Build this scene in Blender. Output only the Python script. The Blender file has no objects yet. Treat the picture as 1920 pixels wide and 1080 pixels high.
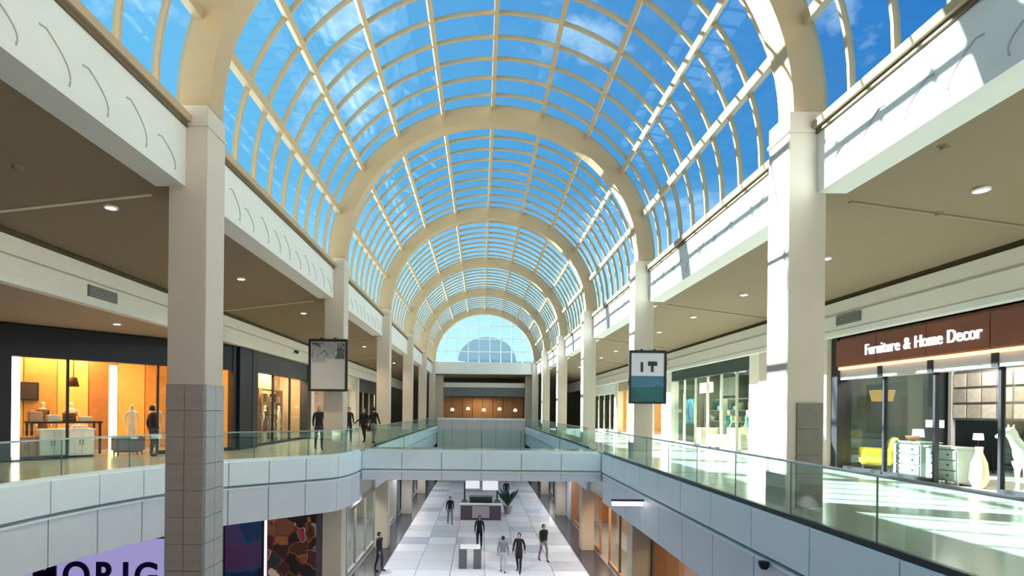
import bpy, bmesh, math, random
from mathutils import Vector, Matrix
random.seed(7)
SC = bpy.context.scene
COL = SC.collection
PI = math.pi

# ------------------------------------------------------------------ camera
EYE = 1.57
cd = bpy.data.cameras.new('camera'); cam = bpy.data.objects.new('camera', cd); COL.objects.link(cam)
cam.location = (0, 0, EYE)
cam.rotation_euler = (Matrix.Rotation(math.radians(90), 4, 'X') @ Matrix.Rotation(math.radians(0.6), 4, 'Z')).to_euler()
cd.sensor_width = 36.0; cd.lens = 36.0 * 1000 / 1920
cd.shift_x = 58 / 1920; cd.shift_y = 230 / 1920
cd.clip_end = 500; cd.clip_start = 0.05
SC.camera = cam

# ------------------------------------------------------------------ world, sun, exposure
SUN_DIR = Vector((1.0, -0.41, -0.59)).normalized()
def build_world():
    w = bpy.data.worlds.new('sky'); SC.world = w; w.use_nodes = True
    nt = w.node_tree; N = nt.nodes; L = nt.links; N.clear()
    out = N.new('ShaderNodeOutputWorld'); bg = N.new('ShaderNodeBackground')
    tc = N.new('ShaderNodeTexCoord'); sep = N.new('ShaderNodeSeparateXYZ')
    L.new(tc.outputs['Generated'], sep.inputs[0])
    ramp = N.new('ShaderNodeValToRGB')
    e = ramp.color_ramp.elements
    e[0].position = 0.0; e[0].color = (0.80, 0.90, 0.94, 1)
    e[1].position = 1.0; e[1].color = (0.004, 0.075, 0.33, 1)
    m = e.new(0.19); m.color = (0.50, 0.72, 0.82, 1)
    m = e.new(0.38); m.color = (0.028, 0.17, 0.42, 1)
    m = e.new(0.6); m.color = (0.006, 0.092, 0.36, 1)
    L.new(sep.outputs['Z'], ramp.inputs[0])
    # paler towards the sun
    dot = N.new('ShaderNodeVectorMath'); dot.operation = 'DOT_PRODUCT'
    L.new(tc.outputs['Generated'], dot.inputs[0]); dot.inputs[1].default_value = (-0.82, 0.27, 0.50)
    mr = N.new('ShaderNodeMapRange'); mr.inputs[1].default_value = -0.1; mr.inputs[2].default_value = 0.95
    mr.inputs[3].default_value = 0.0; mr.inputs[4].default_value = 0.70
    L.new(dot.outputs['Value'], mr.inputs[0])
    mixs = N.new('ShaderNodeMixRGB'); L.new(mr.outputs[0], mixs.inputs[0]); L.new(ramp.outputs[0], mixs.inputs[1])
    mixs.inputs[2].default_value = (0.20, 0.56, 0.76, 1)
    # clouds
    mp = N.new('ShaderNodeMapping'); mp.inputs['Scale'].default_value = (2.3, 2.3, 3.6); mp.inputs['Location'].default_value = (4.7, 2.4, 1.1)
    L.new(tc.outputs['Generated'], mp.inputs[0])
    no = N.new('ShaderNodeTexNoise'); no.inputs['Scale'].default_value = 2.2; no.inputs['Detail'].default_value = 7; no.inputs['Roughness'].default_value = 0.62
    L.new(mp.outputs[0], no.inputs['Vector'])
    cr = N.new('ShaderNodeValToRGB'); cr.color_ramp.elements[0].position = 0.55; cr.color_ramp.elements[1].position = 0.80
    L.new(no.outputs['Fac'], cr.inputs[0])
    mul = N.new('ShaderNodeMath'); mul.operation = 'MULTIPLY'; mul.inputs[1].default_value = 0.85
    L.new(cr.outputs[0], mul.inputs[0])
    mixc = N.new('ShaderNodeMixRGB'); L.new(mul.outputs[0], mixc.inputs[0]); L.new(mixs.outputs[0], mixc.inputs[1])
    mixc.inputs[2].default_value = (0.80, 0.88, 0.92, 1)
    L.new(mixc.outputs[0], bg.inputs['Color']); bg.inputs['Strength'].default_value = 0.74
    L.new(bg.outputs[0], out.inputs[0])
build_world()
sl = bpy.data.lights.new('sun', 'SUN'); so = bpy.data.objects.new('sun', sl); COL.objects.link(so)
sl.energy = 19.0; sl.angle = math.radians(0.6); sl.color = (1.0, 0.97, 0.92)
so.rotation_euler = SUN_DIR.to_track_quat('-Z', 'Y').to_euler(); so.location = (-30, 20, 40)
SC.view_settings.view_transform = 'Standard'; SC.view_settings.look = 'None'
SC.view_settings.gamma = 1.0; SC.view_settings.use_curve_mapping = False
SC.view_settings.exposure = 1.0
try:
    SC.cycles.max_bounces = 7; SC.cycles.diffuse_bounces = 4; SC.cycles.transparent_max_bounces = 24
    SC.cycles.sample_clamp_indirect = 6.0; SC.cycles.caustics_reflective = False; SC.cycles.caustics_refractive = False
except Exception:
    pass

# ------------------------------------------------------------------ materials
MATS = {}
def mat(name, col, rough=0.6, metal=0.0, var=0.08, scale=3.0, spec=0.4, bump=0.0):
    if name in MATS: return MATS[name]
    m = bpy.data.materials.new(name); m.use_nodes = True; nt = m.node_tree; N = nt.nodes; L = nt.links
    b = N['Principled BSDF']
    b.inputs['Roughness'].default_value = rough; b.inputs['Metallic'].default_value = metal
    b.inputs['Specular IOR Level'].default_value = spec
    tc = N.new('ShaderNodeTexCoord'); no = N.new('ShaderNodeTexNoise')
    no.inputs['Scale'].default_value = scale; no.inputs['Detail'].default_value = 4
    L.new(tc.outputs['Object'], no.inputs['Vector'])
    mx = N.new('ShaderNodeMixRGB'); L.new(no.outputs['Fac'], mx.inputs[0])
    c = Vector(col)
    mx.inputs[1].default_value = tuple(min(1, x * (1 - var)) for x in c) + (1,)
    mx.inputs[2].default_value = tuple(min(1, x * (1 + var)) for x in c) + (1,)
    L.new(mx.outputs[0], b.inputs['Base Color'])
    if bump:
        bp = N.new('ShaderNodeBump'); bp.inputs['Strength'].default_value = bump; bp.inputs['Distance'].default_value = 0.02
        L.new(no.outputs['Fac'], bp.inputs['Height']); L.new(bp.outputs[0], b.inputs['Normal'])
    MATS[name] = m
    return m
def emat(name, col, strength=3.0):
    if name in MATS: return MATS[name]
    m = bpy.data.materials.new(name); m.use_nodes = True; nt = m.node_tree; N = nt.nodes; L = nt.links
    N.clear(); o = N.new('ShaderNodeOutputMaterial'); e = N.new('ShaderNodeEmission')
    e.inputs[0].default_value = tuple(col) + (1,); e.inputs[1].default_value = strength
    L.new(e.outputs[0], o.inputs[0]); MATS[name] = m
    return m
def glass(name, tint, refl=0.06, rough=0.02, body=0.0, bodycol=(0.6, 0.8, 0.75)):
    if name in MATS: return MATS[name]
    m = bpy.data.materials.new(name); m.use_nodes = True; nt = m.node_tree; N = nt.nodes; L = nt.links
    N.clear(); o = N.new('ShaderNodeOutputMaterial')
    t = N.new('ShaderNodeBsdfTransparent'); t.inputs[0].default_value = tuple(tint) + (1,)
    g = N.new('ShaderNodeBsdfGlossy'); g.inputs['Roughness'].default_value = rough; g.inputs[0].default_value = (0.95, 1, 0.98, 1)
    fr = N.new('ShaderNodeLayerWeight'); fr.inputs[0].default_value = 0.35
    mr = N.new('ShaderNodeMapRange'); mr.inputs[3].default_value = refl; mr.inputs[4].default_value = min(1, refl * 6)
    L.new(fr.outputs['Facing'], mr.inputs[0])
    mx = N.new('ShaderNodeMixShader'); L.new(mr.outputs[0], mx.inputs[0]); L.new(t.outputs[0], mx.inputs[1]); L.new(g.outputs[0], mx.inputs[2])
    last = mx
    if body:
        d = N.new('ShaderNodeBsdfDiffuse'); d.inputs[0].default_value = tuple(bodycol) + (1,)
        m2 = N.new('ShaderNodeMixShader'); m2.inputs[0].default_value = body
        L.new(mx.outputs[0], m2.inputs[1]); L.new(d.outputs[0], m2.inputs[2]); last = m2
    L.new(last.outputs[0], o.inputs[0]); MATS[name] = m
    return m
def print_mat(name, cols, scale=4.0, seed=0.0, rough=0.4, emit=0.0, stretch=(1, 1, 1)):
    """a printed poster: patches of colour cut out of a noise field"""
    if name in MATS: return MATS[name]
    m = bpy.data.materials.new(name); m.use_nodes = True; nt = m.node_tree; N = nt.nodes; L = nt.links
    b = N['Principled BSDF']; b.inputs['Roughness'].default_value = rough
    tc = N.new('ShaderNodeTexCoord'); mp = N.new('ShaderNodeMapping'); mp.inputs['Location'].default_value = (seed, seed * 0.7, seed * 1.3)
    mp.inputs['Scale'].default_value = stretch
    L.new(tc.outputs['Object'], mp.inputs[0])
    nz = N.new('ShaderNodeTexNoise'); nz.inputs['Scale'].default_value = scale * 0.8; nz.inputs['Detail'].default_value = 2
    L.new(mp.outputs[0], nz.inputs['Vector'])
    mxv = N.new('ShaderNodeMixRGB'); mxv.inputs[0].default_value = 0.35; L.new(mp.outputs[0], mxv.inputs[1]); L.new(nz.outputs['Color'], mxv.inputs[2])
    no = N.new('ShaderNodeTexVoronoi'); no.feature = 'SMOOTH_F1'; no.inputs['Scale'].default_value = scale * 1.3; no.inputs['Smoothness'].default_value = 0.25
    L.new(mxv.outputs[0], no.inputs['Vector'])
    r = N.new('ShaderNodeValToRGB'); r.color_ramp.interpolation = 'EASE'
    e = r.color_ramp.elements; n = len(cols)
    for i, c in enumerate(cols):
        p = 0.12 + 0.76 * i / max(1, n - 1)
        if i < 2: e[i].position = p; e[i].color = tuple(c) + (1,)
        else:
            q = e.new(p); q.color = tuple(c) + (1,)
    sx = N.new('ShaderNodeSeparateXYZ'); L.new(no.outputs['Color'], sx.inputs[0]); L.new(sx.outputs['X'], r.inputs[0]); L.new(r.outputs[0], b.inputs['Base Color'])
    if emit:
        L.new(r.outputs[0], b.inputs['Emission Color']); b.inputs['Emission Strength'].default_value = emit
    MATS[name] = m
    return m

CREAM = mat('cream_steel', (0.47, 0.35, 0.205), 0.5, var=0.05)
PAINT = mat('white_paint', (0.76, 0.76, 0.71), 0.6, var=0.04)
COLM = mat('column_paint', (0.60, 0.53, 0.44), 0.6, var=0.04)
FASC = mat('fascia_white', (0.74, 0.89, 0.97), 0.45, var=0.04)
FASC2 = mat('fascia_grey', (0.66, 0.74, 0.83), 0.5, var=0.04)
GROOVE = mat('groove_dark', (0.12, 0.13, 0.14), 0.7)
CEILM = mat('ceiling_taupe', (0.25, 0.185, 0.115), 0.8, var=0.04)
BULK = mat('bulkhead_cream', (0.80, 0.76, 0.66), 0.6, var=0.04)
CLAD = mat('taupe_stone_tile', (0.36, 0.31, 0.275), 0.5, var=0.18, scale=9)
CLAD2 = mat('grey_stone_tile', (0.42, 0.43, 0.43), 0.5, var=0.22, scale=14)
FLOORU = mat('pale_terrazzo', (0.46, 0.48, 0.42), 0.18, var=0.12, scale=1.4, spec=0.5)
DARK = mat('near_black', (0.016, 0.017, 0.022), 0.5)
NAVY = mat('dark_navy', (0.012, 0.016, 0.028), 0.45)
STEEL = mat('dark_steel', (0.05, 0.06, 0.065), 0.35, 0.6)
GREY = mat('mid_grey', (0.25, 0.25, 0.255), 0.6)
WHITE = mat('white_laminate', (0.82, 0.83, 0.82), 0.4, var=0.03)
SKYG = glass('skylight_glass', (0.86, 0.96, 1.0), 0.006)
RAILG = glass('rail_glass', (0.86, 0.95, 0.92), 0.035)
SHOPG = glass('shop_glass', (0.93, 0.97, 0.95), 0.03)
WOODR = mat('red_brown_wood', (0.17, 0.055, 0.03), 0.45, var=0.2, scale=5)
AMBER = mat('amber_wood', (0.85, 0.45, 0.12), 0.5, var=0.2, scale=4)
BROWN = mat('brown_wood', (0.40, 0.20, 0.09), 0.5, var=0.25, scale=4)

# ------------------------------------------------------------------ mesh helpers
ROOT = {}
class MB:
    def __init__(s): s.v = []; s.f = []
    def add(s, vs, fs):
        o = len(s.v); s.v += [tuple(v) for v in vs]; s.f += [tuple(i + o for i in f) for f in fs]; return s
    def box(s, x0, x1, y0, y1, z0, z1):
        return s.add([(x0, y0, z0), (x1, y0, z0), (x1, y1, z0), (x0, y1, z0), (x0, y0, z1), (x1, y0, z1), (x1, y1, z1), (x0, y1, z1)],
                     [(0, 3, 2, 1), (4, 5, 6, 7), (0, 1, 5, 4), (1, 2, 6, 5), (2, 3, 7, 6), (3, 0, 4, 7)])
    def prism(s, poly, z0, z1):           # polygon in XY
        n = len(poly)
        a = sum(poly[i][0] * poly[(i + 1) % n][1] - poly[(i + 1) % n][0] * poly[i][1] for i in range(n))
        if a < 0: poly = poly[::-1]
        return s.add([(x, y, z0) for x, y in poly] + [(x, y, z1) for x, y in poly],
                     [tuple(range(n - 1, -1, -1)), tuple(range(n, 2 * n))] + [(i, (i + 1) % n, n + (i + 1) % n, n + i) for i in range(n)])
    def prism_y(s, poly, y0, y1):         # polygon in XZ
        n = len(poly)
        a = sum(poly[i][0] * poly[(i + 1) % n][1] - poly[(i + 1) % n][0] * poly[i][1] for i in range(n))
        if a < 0: poly = poly[::-1]
        return s.add([(x, y0, z) for x, z in poly] + [(x, y1, z) for x, z in poly],
                     [tuple(range(n)), tuple(range(2 * n - 1, n - 1, -1))] + [(i, n + i, n + (i + 1) % n, (i + 1) % n) for i in range(n)])
    def tube(s, pts, r, n=8, r1=None):
        pts = [Vector(p) for p in pts]; rings = []
        for i, p in enumerate(pts):
            d = (pts[min(i + 1, len(pts) - 1)] - pts[max(i - 1, 0)]).normalized()
            u = d.cross(Vector((0, 0, 1)));
            if u.length < 1e-3: u = d.cross(Vector((1, 0, 0)))
            u.normalize(); w = d.cross(u)
            rr = r if r1 is None else r + (r1 - r) * i / max(1, len(pts) - 1)
            rings.append([p + (u * math.cos(2 * PI * k / n) + w * math.sin(2 * PI * k / n)) * rr for k in range(n)])
        vs = [v for g in rings for v in g]; fs = []
        for i in range(len(pts) - 1):
            for k in range(n):
                fs.append((i * n + k, i * n + (k + 1) % n, (i + 1) * n + (k + 1) % n, (i + 1) * n + k))
        fs.append(tuple(range(n - 1, -1, -1))); m = (len(pts) - 1) * n; fs.append(tuple(range(m, m + n)))
        return s.add(vs, fs)
    def lathe(s, prof, c=(0, 0, 0), n=16):
        vs = []; fs = []
        for r, z in prof:
            for k in range(n):
                vs.append((c[0] + r * math.cos(2 * PI * k / n), c[1] + r * math.sin(2 * PI * k / n), c[2] + z))
        for i in range(len(prof) - 1):
            for k in range(n):
                fs.append((i * n + k, i * n + (k + 1) % n, (i + 1) * n + (k + 1) % n, (i + 1) * n + k))
        fs.append(tuple(range(n - 1, -1, -1))); m = (len(prof) - 1) * n; fs.append(tuple(range(m, m + n)))
        return s.add(vs, fs)
    def mesh(s, name):
        me = bpy.data.meshes.new(name); me.from_pydata(s.v, [], s.f); me.update(); return me
    def build(s, name, m, parent=None, world=False, smooth=False, loc=None, rot=None, kind=None, bevel=0.0):
        if world and parent is not None:
            l, rz = ROOT.get(parent.name, ((0, 0, 0), 0)); p = parent
            while p.parent is not None and p.name not in ROOT:
                p = p.parent; l, rz = ROOT.get(p.name, ((0, 0, 0), 0))
            M = Matrix.Rotation(-rz, 4, 'Z') @ Matrix.Translation(-Vector(l))
            s.v = [tuple(M @ Vector(v)) for v in s.v]
        me = s.mesh(name)
        if bevel:
            bm = bmesh.new(); bm.from_mesh(me)
            bmesh.ops.bevel(bm, geom=bm.edges[:], offset=bevel, segments=2, affect='EDGES', clamp_overlap=True)
            bm.to_mesh(me); bm.free()
        return link(name, me, m, parent, smooth, loc, rot, kind)
def link(name, me, m=None, parent=None, smooth=False, loc=None, rot=None, kind=None):
    if m is not None and not me.materials: me.materials.append(m)
    if smooth:
        for p in me.polygons: p.use_smooth = True
    o = bpy.data.objects.new(name, me); COL.objects.link(o)
    if loc is not None: o.location = loc
    if rot is not None: o.rotation_euler = rot
    if parent is not None: o.parent = parent
    if kind: o['kind'] = kind
    return o
def tag(o, label, cat, group=None):
    o['label'] = label; o['category'] = cat
    if group: o['group'] = group
    return o
def thing(name, label, cat, loc=(0, 0, 0), rz=0.0, group=None):
    o = bpy.data.objects.new(name, None); COL.objects.link(o)
    o.location = loc; o.rotation_euler = (0, 0, rz); o.empty_display_size = 0.2
    tag(o, label, cat, group); ROOT[o.name] = (tuple(loc), rz)
    return o
def struct(name, loc=(0, 0, 0), rz=0.0):
    o = bpy.data.objects.new(name, None); COL.objects.link(o); o['kind'] = 'structure'
    o.location = loc; o.rotation_euler = (0, 0, rz); ROOT[o.name] = (tuple(loc), rz)
    return o
def copy_thing(src, loc, rz=0.0, label=None):
    c = src.copy(); COL.objects.link(c); c.location = loc; c.rotation_euler = (0, 0, rz)
    if label: c['label'] = label
    for ch in list(src.children):
        if ch.name.startswith('light_source'): pass
        d = ch.copy(); COL.objects.link(d); d.parent = c
        for g in list(ch.children):
            h = g.copy(); COL.objects.link(h); h.parent = d
    return c
def area_light(name, loc, size, energy, col, parent=None, rot=(0, 0, 0), sy=None):
    l = bpy.data.lights.new(name, 'AREA'); l.energy = energy; l.color = col; l.size = size
    if sy: l.shape = 'RECTANGLE'; l.size_y = sy
    o = bpy.data.objects.new(name, l); COL.objects.link(o); o.location = loc; o.rotation_euler = rot
    if parent: o.parent = parent
    return o
def spline(pts, n=10):
    out = []; P = [Vector(p) for p in pts]
    for i in range(len(P) - 1):
        p0 = P[max(i - 1, 0)]; p1 = P[i]; p2 = P[i + 1]; p3 = P[min(i + 2, len(P) - 1)]
        for k in range(n):
            t = k / n
            out.append(0.5 * ((2 * p1) + (-p0 + p2) * t + (2 * p0 - 5 * p1 + 4 * p2 - p3) * t * t + (-p0 + 3 * p1 - 3 * p2 + p3) * t ** 3))
    out.append(P[-1]); return out
def resample(pts, step):
    out = [pts[0]]; acc = 0.0; last = pts[0]
    for p in pts[1:]:
        d = (p - last).length
        while acc + d >= step:
            t = (step - acc) / d; last = last + (p - last) * t; out.append(last); d = (p - last).length; acc = 0.0
        acc += d; last = p
    if (out[-1] - pts[-1]).length > 0.15: out.append(pts[-1])
    return out

# ------------------------------------------------------------------ main dimensions
XC = 0.3                      # centre line of the hall
BAY = 9.0; Y_END = 54.0
ZC = 6.7                      # springing of the vault
A_O, B_O = 5.52, 5.22         # glass vault semi-axes
LOWZ = -5.45                  # lower floor
XL, XR = -4.38, 4.45          # edges of the opening
BEAM = 5.33                   # beam faces, from the centre line

# ------------------------------------------------------------------ setting: floors
CURVE = spline([(-4.38, 19.65), (-4.42, 18.5), (-4.62, 17.45), (-5.25, 16.75), (-6.25, 15.85), (-7.3, 14.85), (-8.2, 13.4), (-8.7, 11.6), (-8.9, 9.9), (-8.95, 7.0), (-8.95, 3.0)], 8)
def build_floors():
    f = MB().box(XR + 0.17, 20, -9, 62, -1.70, 0).build('floor', FLOORU); f['kind'] = 'structure'
    poly = []
    for i, p in enumerate(CURVE):
        t = (CURVE[min(i + 1, len(CURVE) - 1)] - CURVE[max(i - 1, 0)]).normalized(); poly.append((p.x + t.y * 0.18, p.y - t.x * 0.18))
    poly = poly + [(-24, 3), (-24, 62), (-4.60, 62)]
    f = MB().prism(poly, -1.70, 0).build('floor', FLOORU); f['kind'] = 'structure'
    f = MB().box(XL - 0.05, XR + 0.05, 19.72, 22.5, -1.0, 0).build('floor', FLOORU); f['kind'] = 'structure'
    f = MB().box(-24, XR + 0.05, -9, 0.9, -1.0, 0).build('floor', FLOORU); f['kind'] = 'structure'
    # lower floor with laid tiles
    base = MB().box(-24, 20, -9, 66, LOWZ - 0.3, LOWZ - 0.02).build('floor', mat('floor_grout', (0.20, 0.21, 0.24), 0.5)); base['kind'] = 'structure'
    tw = (4.72 + 4.25) / 6.0
    tm = [mat('tile_light', (0.76, 0.77, 0.82), 0.14, var=0.06, spec=0.5), mat('tile_mid', (0.66, 0.67, 0.73), 0.14, var=0.06, spec=0.5), mat('tile_dark', (0.50, 0.53, 0.60), 0.14, var=0.08, spec=0.5)]
    mesh = []
    for m in tm:
        me = MB().box(0.015, tw - 0.015, 0.015, tw - 0.015, -0.03, 0.0).mesh('tile'); me.materials.append(m); mesh.append(me)
    for j in range(25):
        for i in range(6):
            k = 0
            if j % 4 == 3: k = 1
            if i in (1, 4) and j % 2 == 0: k = 1
            if (j % 6 == 5 and i in (0, 2, 3, 5)) or random.random() < 0.12: k = 2
            if random.random() < 0.2: k = 1
            link('tile', mesh[k], None, base, loc=(-4.25 + i * tw, 20.5 + j * tw, LOWZ))
    bm = mat('dark_border_tile', (0.045, 0.05, 0.07), 0.2, var=0.15, spec=0.5)
    MB().box(4.74, 5.85, 12, 60, LOWZ - 0.02, LOWZ + 0.002).build('floor_border', bm, base)
    MB().box(-5.4, -4.27, 20, 60, LOWZ - 0.02, LOWZ + 0.002).build('floor_border', bm, base)
    MB().box(-24, 4.72, -9, 20.4, LOWZ - 0.02, LOWZ + 0.001).build('floor_field', tm[0], base)
build_floors()

# ------------------------------------------------------------------ setting: fascias of the upper floor and glass railings
def band(path, off0, off1, z0, z1):
    """box following a path; offsets are towards its left normal"""
    vs = []; n = len(path)
    for i, p in enumerate(path):
        d = (path[min(i + 1, n - 1)] - path[max(i - 1, 0)]).normalized(); nn = Vector((-d.y, d.x))
        for o, z in ((off0, z0), (off1, z0), (off1, z1), (off0, z1)):
            q = p + nn * o; vs.append((q.x, q.y, z))
    fs = []
    for i in range(n - 1):
        a = i * 4; b = a + 4
        for k in range(4): fs.append((a + k, a + (k + 1) % 4, b + (k + 1) % 4, b + k))
    fs.append((3, 2, 1, 0)); m = (n - 1) * 4; fs.append((m, m + 1, m + 2, m + 3))
    return MB().add(vs, fs)
def sub(path, a, b, step):
    """pieces of a densely sampled path between arc lengths a and b"""
    out = []; acc = 0; last = path[0]
    for i, p in enumerate(path):
        if i: acc += (p - last).length
        last = p
        if a - 0.02 <= acc <= b + 0.02: out.append(p)
    return out
FC = [0]
def densify(path2, plen):
    tot = sum((path2[i + 1] - path2[i]).length for i in range(len(path2) - 1))
    n = max(1, round(tot / plen)) * 12; st = tot / n; out = [path2[0]]; i = 0; pos = path2[0]; need = st
    while i < len(path2) - 1 and len(out) < n:
        d = (path2[i + 1] - pos).length
        if d >= need: pos = pos + (path2[i + 1] - pos).normalized() * need; out.append(pos); need = st
        else: need -= d; i += 1; pos = path2[i]
    if len(out) < n + 1: out.append(path2[-1])
    return out
def fascia(path2, plen, z_up=-0.64, z_lo=-1.75, left=1, step=1.1):
    """white upper band, shadow groove, grey lower band, in panels with open joints"""
    FC[0] += 1
    r = struct('trim_%d' % FC[0])
    dense = densify(path2, plen)
    tot = sum((dense[i + 1] - dense[i]).length for i in range(len(dense) - 1))
    np_ = max(1, round(tot / plen)); L = tot / np_
    s = left
    for k in range(np_):
        seg = sub(dense, k * L, (k + 1) * L, 0.1)
        if len(seg) > 8: seg = seg[:-2:3] + [seg[-1]]
        if len(seg) < 2: continue
        seg[0] = seg[0] + (seg[1] - seg[0]).normalized() * 0.014; seg[-1] = seg[-1] - (seg[-1] - seg[-2]).normalized() * 0.014
        band(seg, 0.0, -0.12 * s, z_up, 0.03).build('fascia_panel', FASC, r)
        if z_lo < z_up - 0.1:
            band(seg, -0.05 * s, -0.16 * s, z_lo, z_up - 0.10).build('fascia_panel', FASC2, r)
    thin = dense[:-1:4] + [dense[-1]]
    if z_lo < z_up - 0.1:
        band(thin, -0.02 * s, -0.12 * s, z_up - 0.12, z_up - 0.075).build('fascia_lip', FASC, r)
    band(thin, -0.125 * s, -0.30 * s, z_lo + 0.004, 0.0).build('fascia_backing', mat('joint_grey', (0.36, 0.39, 0.41), 0.7), r)
    return r
def railing(path2, plen, label, top=0.86, left=1, cap=True, h0=0.06, shoe=None):
    r = thing('glass_railing', label, 'railing', (path2[0].x, path2[0].y, 0))
    dense = densify(path2, plen)
    tot = sum((dense[i + 1] - dense[i]).length for i in range(len(dense) - 1))
    np_ = max(1, round(tot / plen)); L = tot / np_; s = left
    for k in range(np_):
        seg = sub(dense, k * L + 0.010, (k + 1) * L - 0.010, 0.1)
        if len(seg) > 8: seg = seg[:-2:3] + [seg[-1]]
        if len(seg) < 2: continue
        band(seg, -0.07 * s, -0.085 * s, h0 + 0.02, top).build('glass_panel', RAILG, r, world=True)
        e = seg[-1]; e2 = seg[-2]
        dd = (e - e2).normalized() * 0.012
        if k < np_ - 1:
            band([e - dd * 0.2, e + dd * 1.4], -0.072 * s, -0.083 * s, h0 + 0.02, top).build('glass_joint', mat('glass_edge', (0.10, 0.20, 0.20), 0.3), r, world=True)
    thin = dense[:-1:3] + [dense[-1]]
    band(thin, -0.045 * s, -0.115 * s, 0.0, h0 + 0.05).build('base_shoe', shoe or STEEL, r, world=True)
    if cap: band(thin, -0.06 * s, -0.098 * s, top, top + 0.035).build('top_rail', mat('brushed_rail', (0.35, 0.42, 0.43), 0.3, 0.7), r, world=True)
    return r
V2 = lambda x, y: Vector((x, y))
cur2 = [V2(p.x, p.y) for p in CURVE]
fascia([V2(XR, 1.0), V2(XR, 19.6)], 1.5, left=1)
fascia(cur2, 1.15, left=1, z_lo=-1.75)
fascia([V2(XL, 19.66), V2(XR, 19.66)], 1.47, z_up=-0.6, z_lo=-1.02, left=-1)
fascia([V2(XR, 22.6), V2(XR, 53.6)], 3.0, left=1)
fascia([V2(XL, 53.6), V2(XL, 22.6)], 3.0, left=1)
railing([V2(XR, 1.0), V2(XR, 19.6)], 1.7, 'long glass railing along the right hand gallery in front of the furniture shop', left=1)
railing(cur2, 1.7, 'curved glass railing on the left white balcony edge before the amber lit shop', left=1, shoe=FASC)
railing([V2(XL + 0.1, 19.66), V2(XR - 0.1, 19.66)], 1.46, 'glass railing along the front of the cross bridge', left=-1, cap=False, shoe=FASC)
railing([V2(XR, 22.6), V2(XR, 53.6)], 3.1, 'glass railing of the far right gallery beyond the bridge', left=1)
railing([V2(XL, 53.6), V2(XL, 22.6)], 3.1, 'glass railing of the far left gallery beyond the bridge', left=1)

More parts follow.
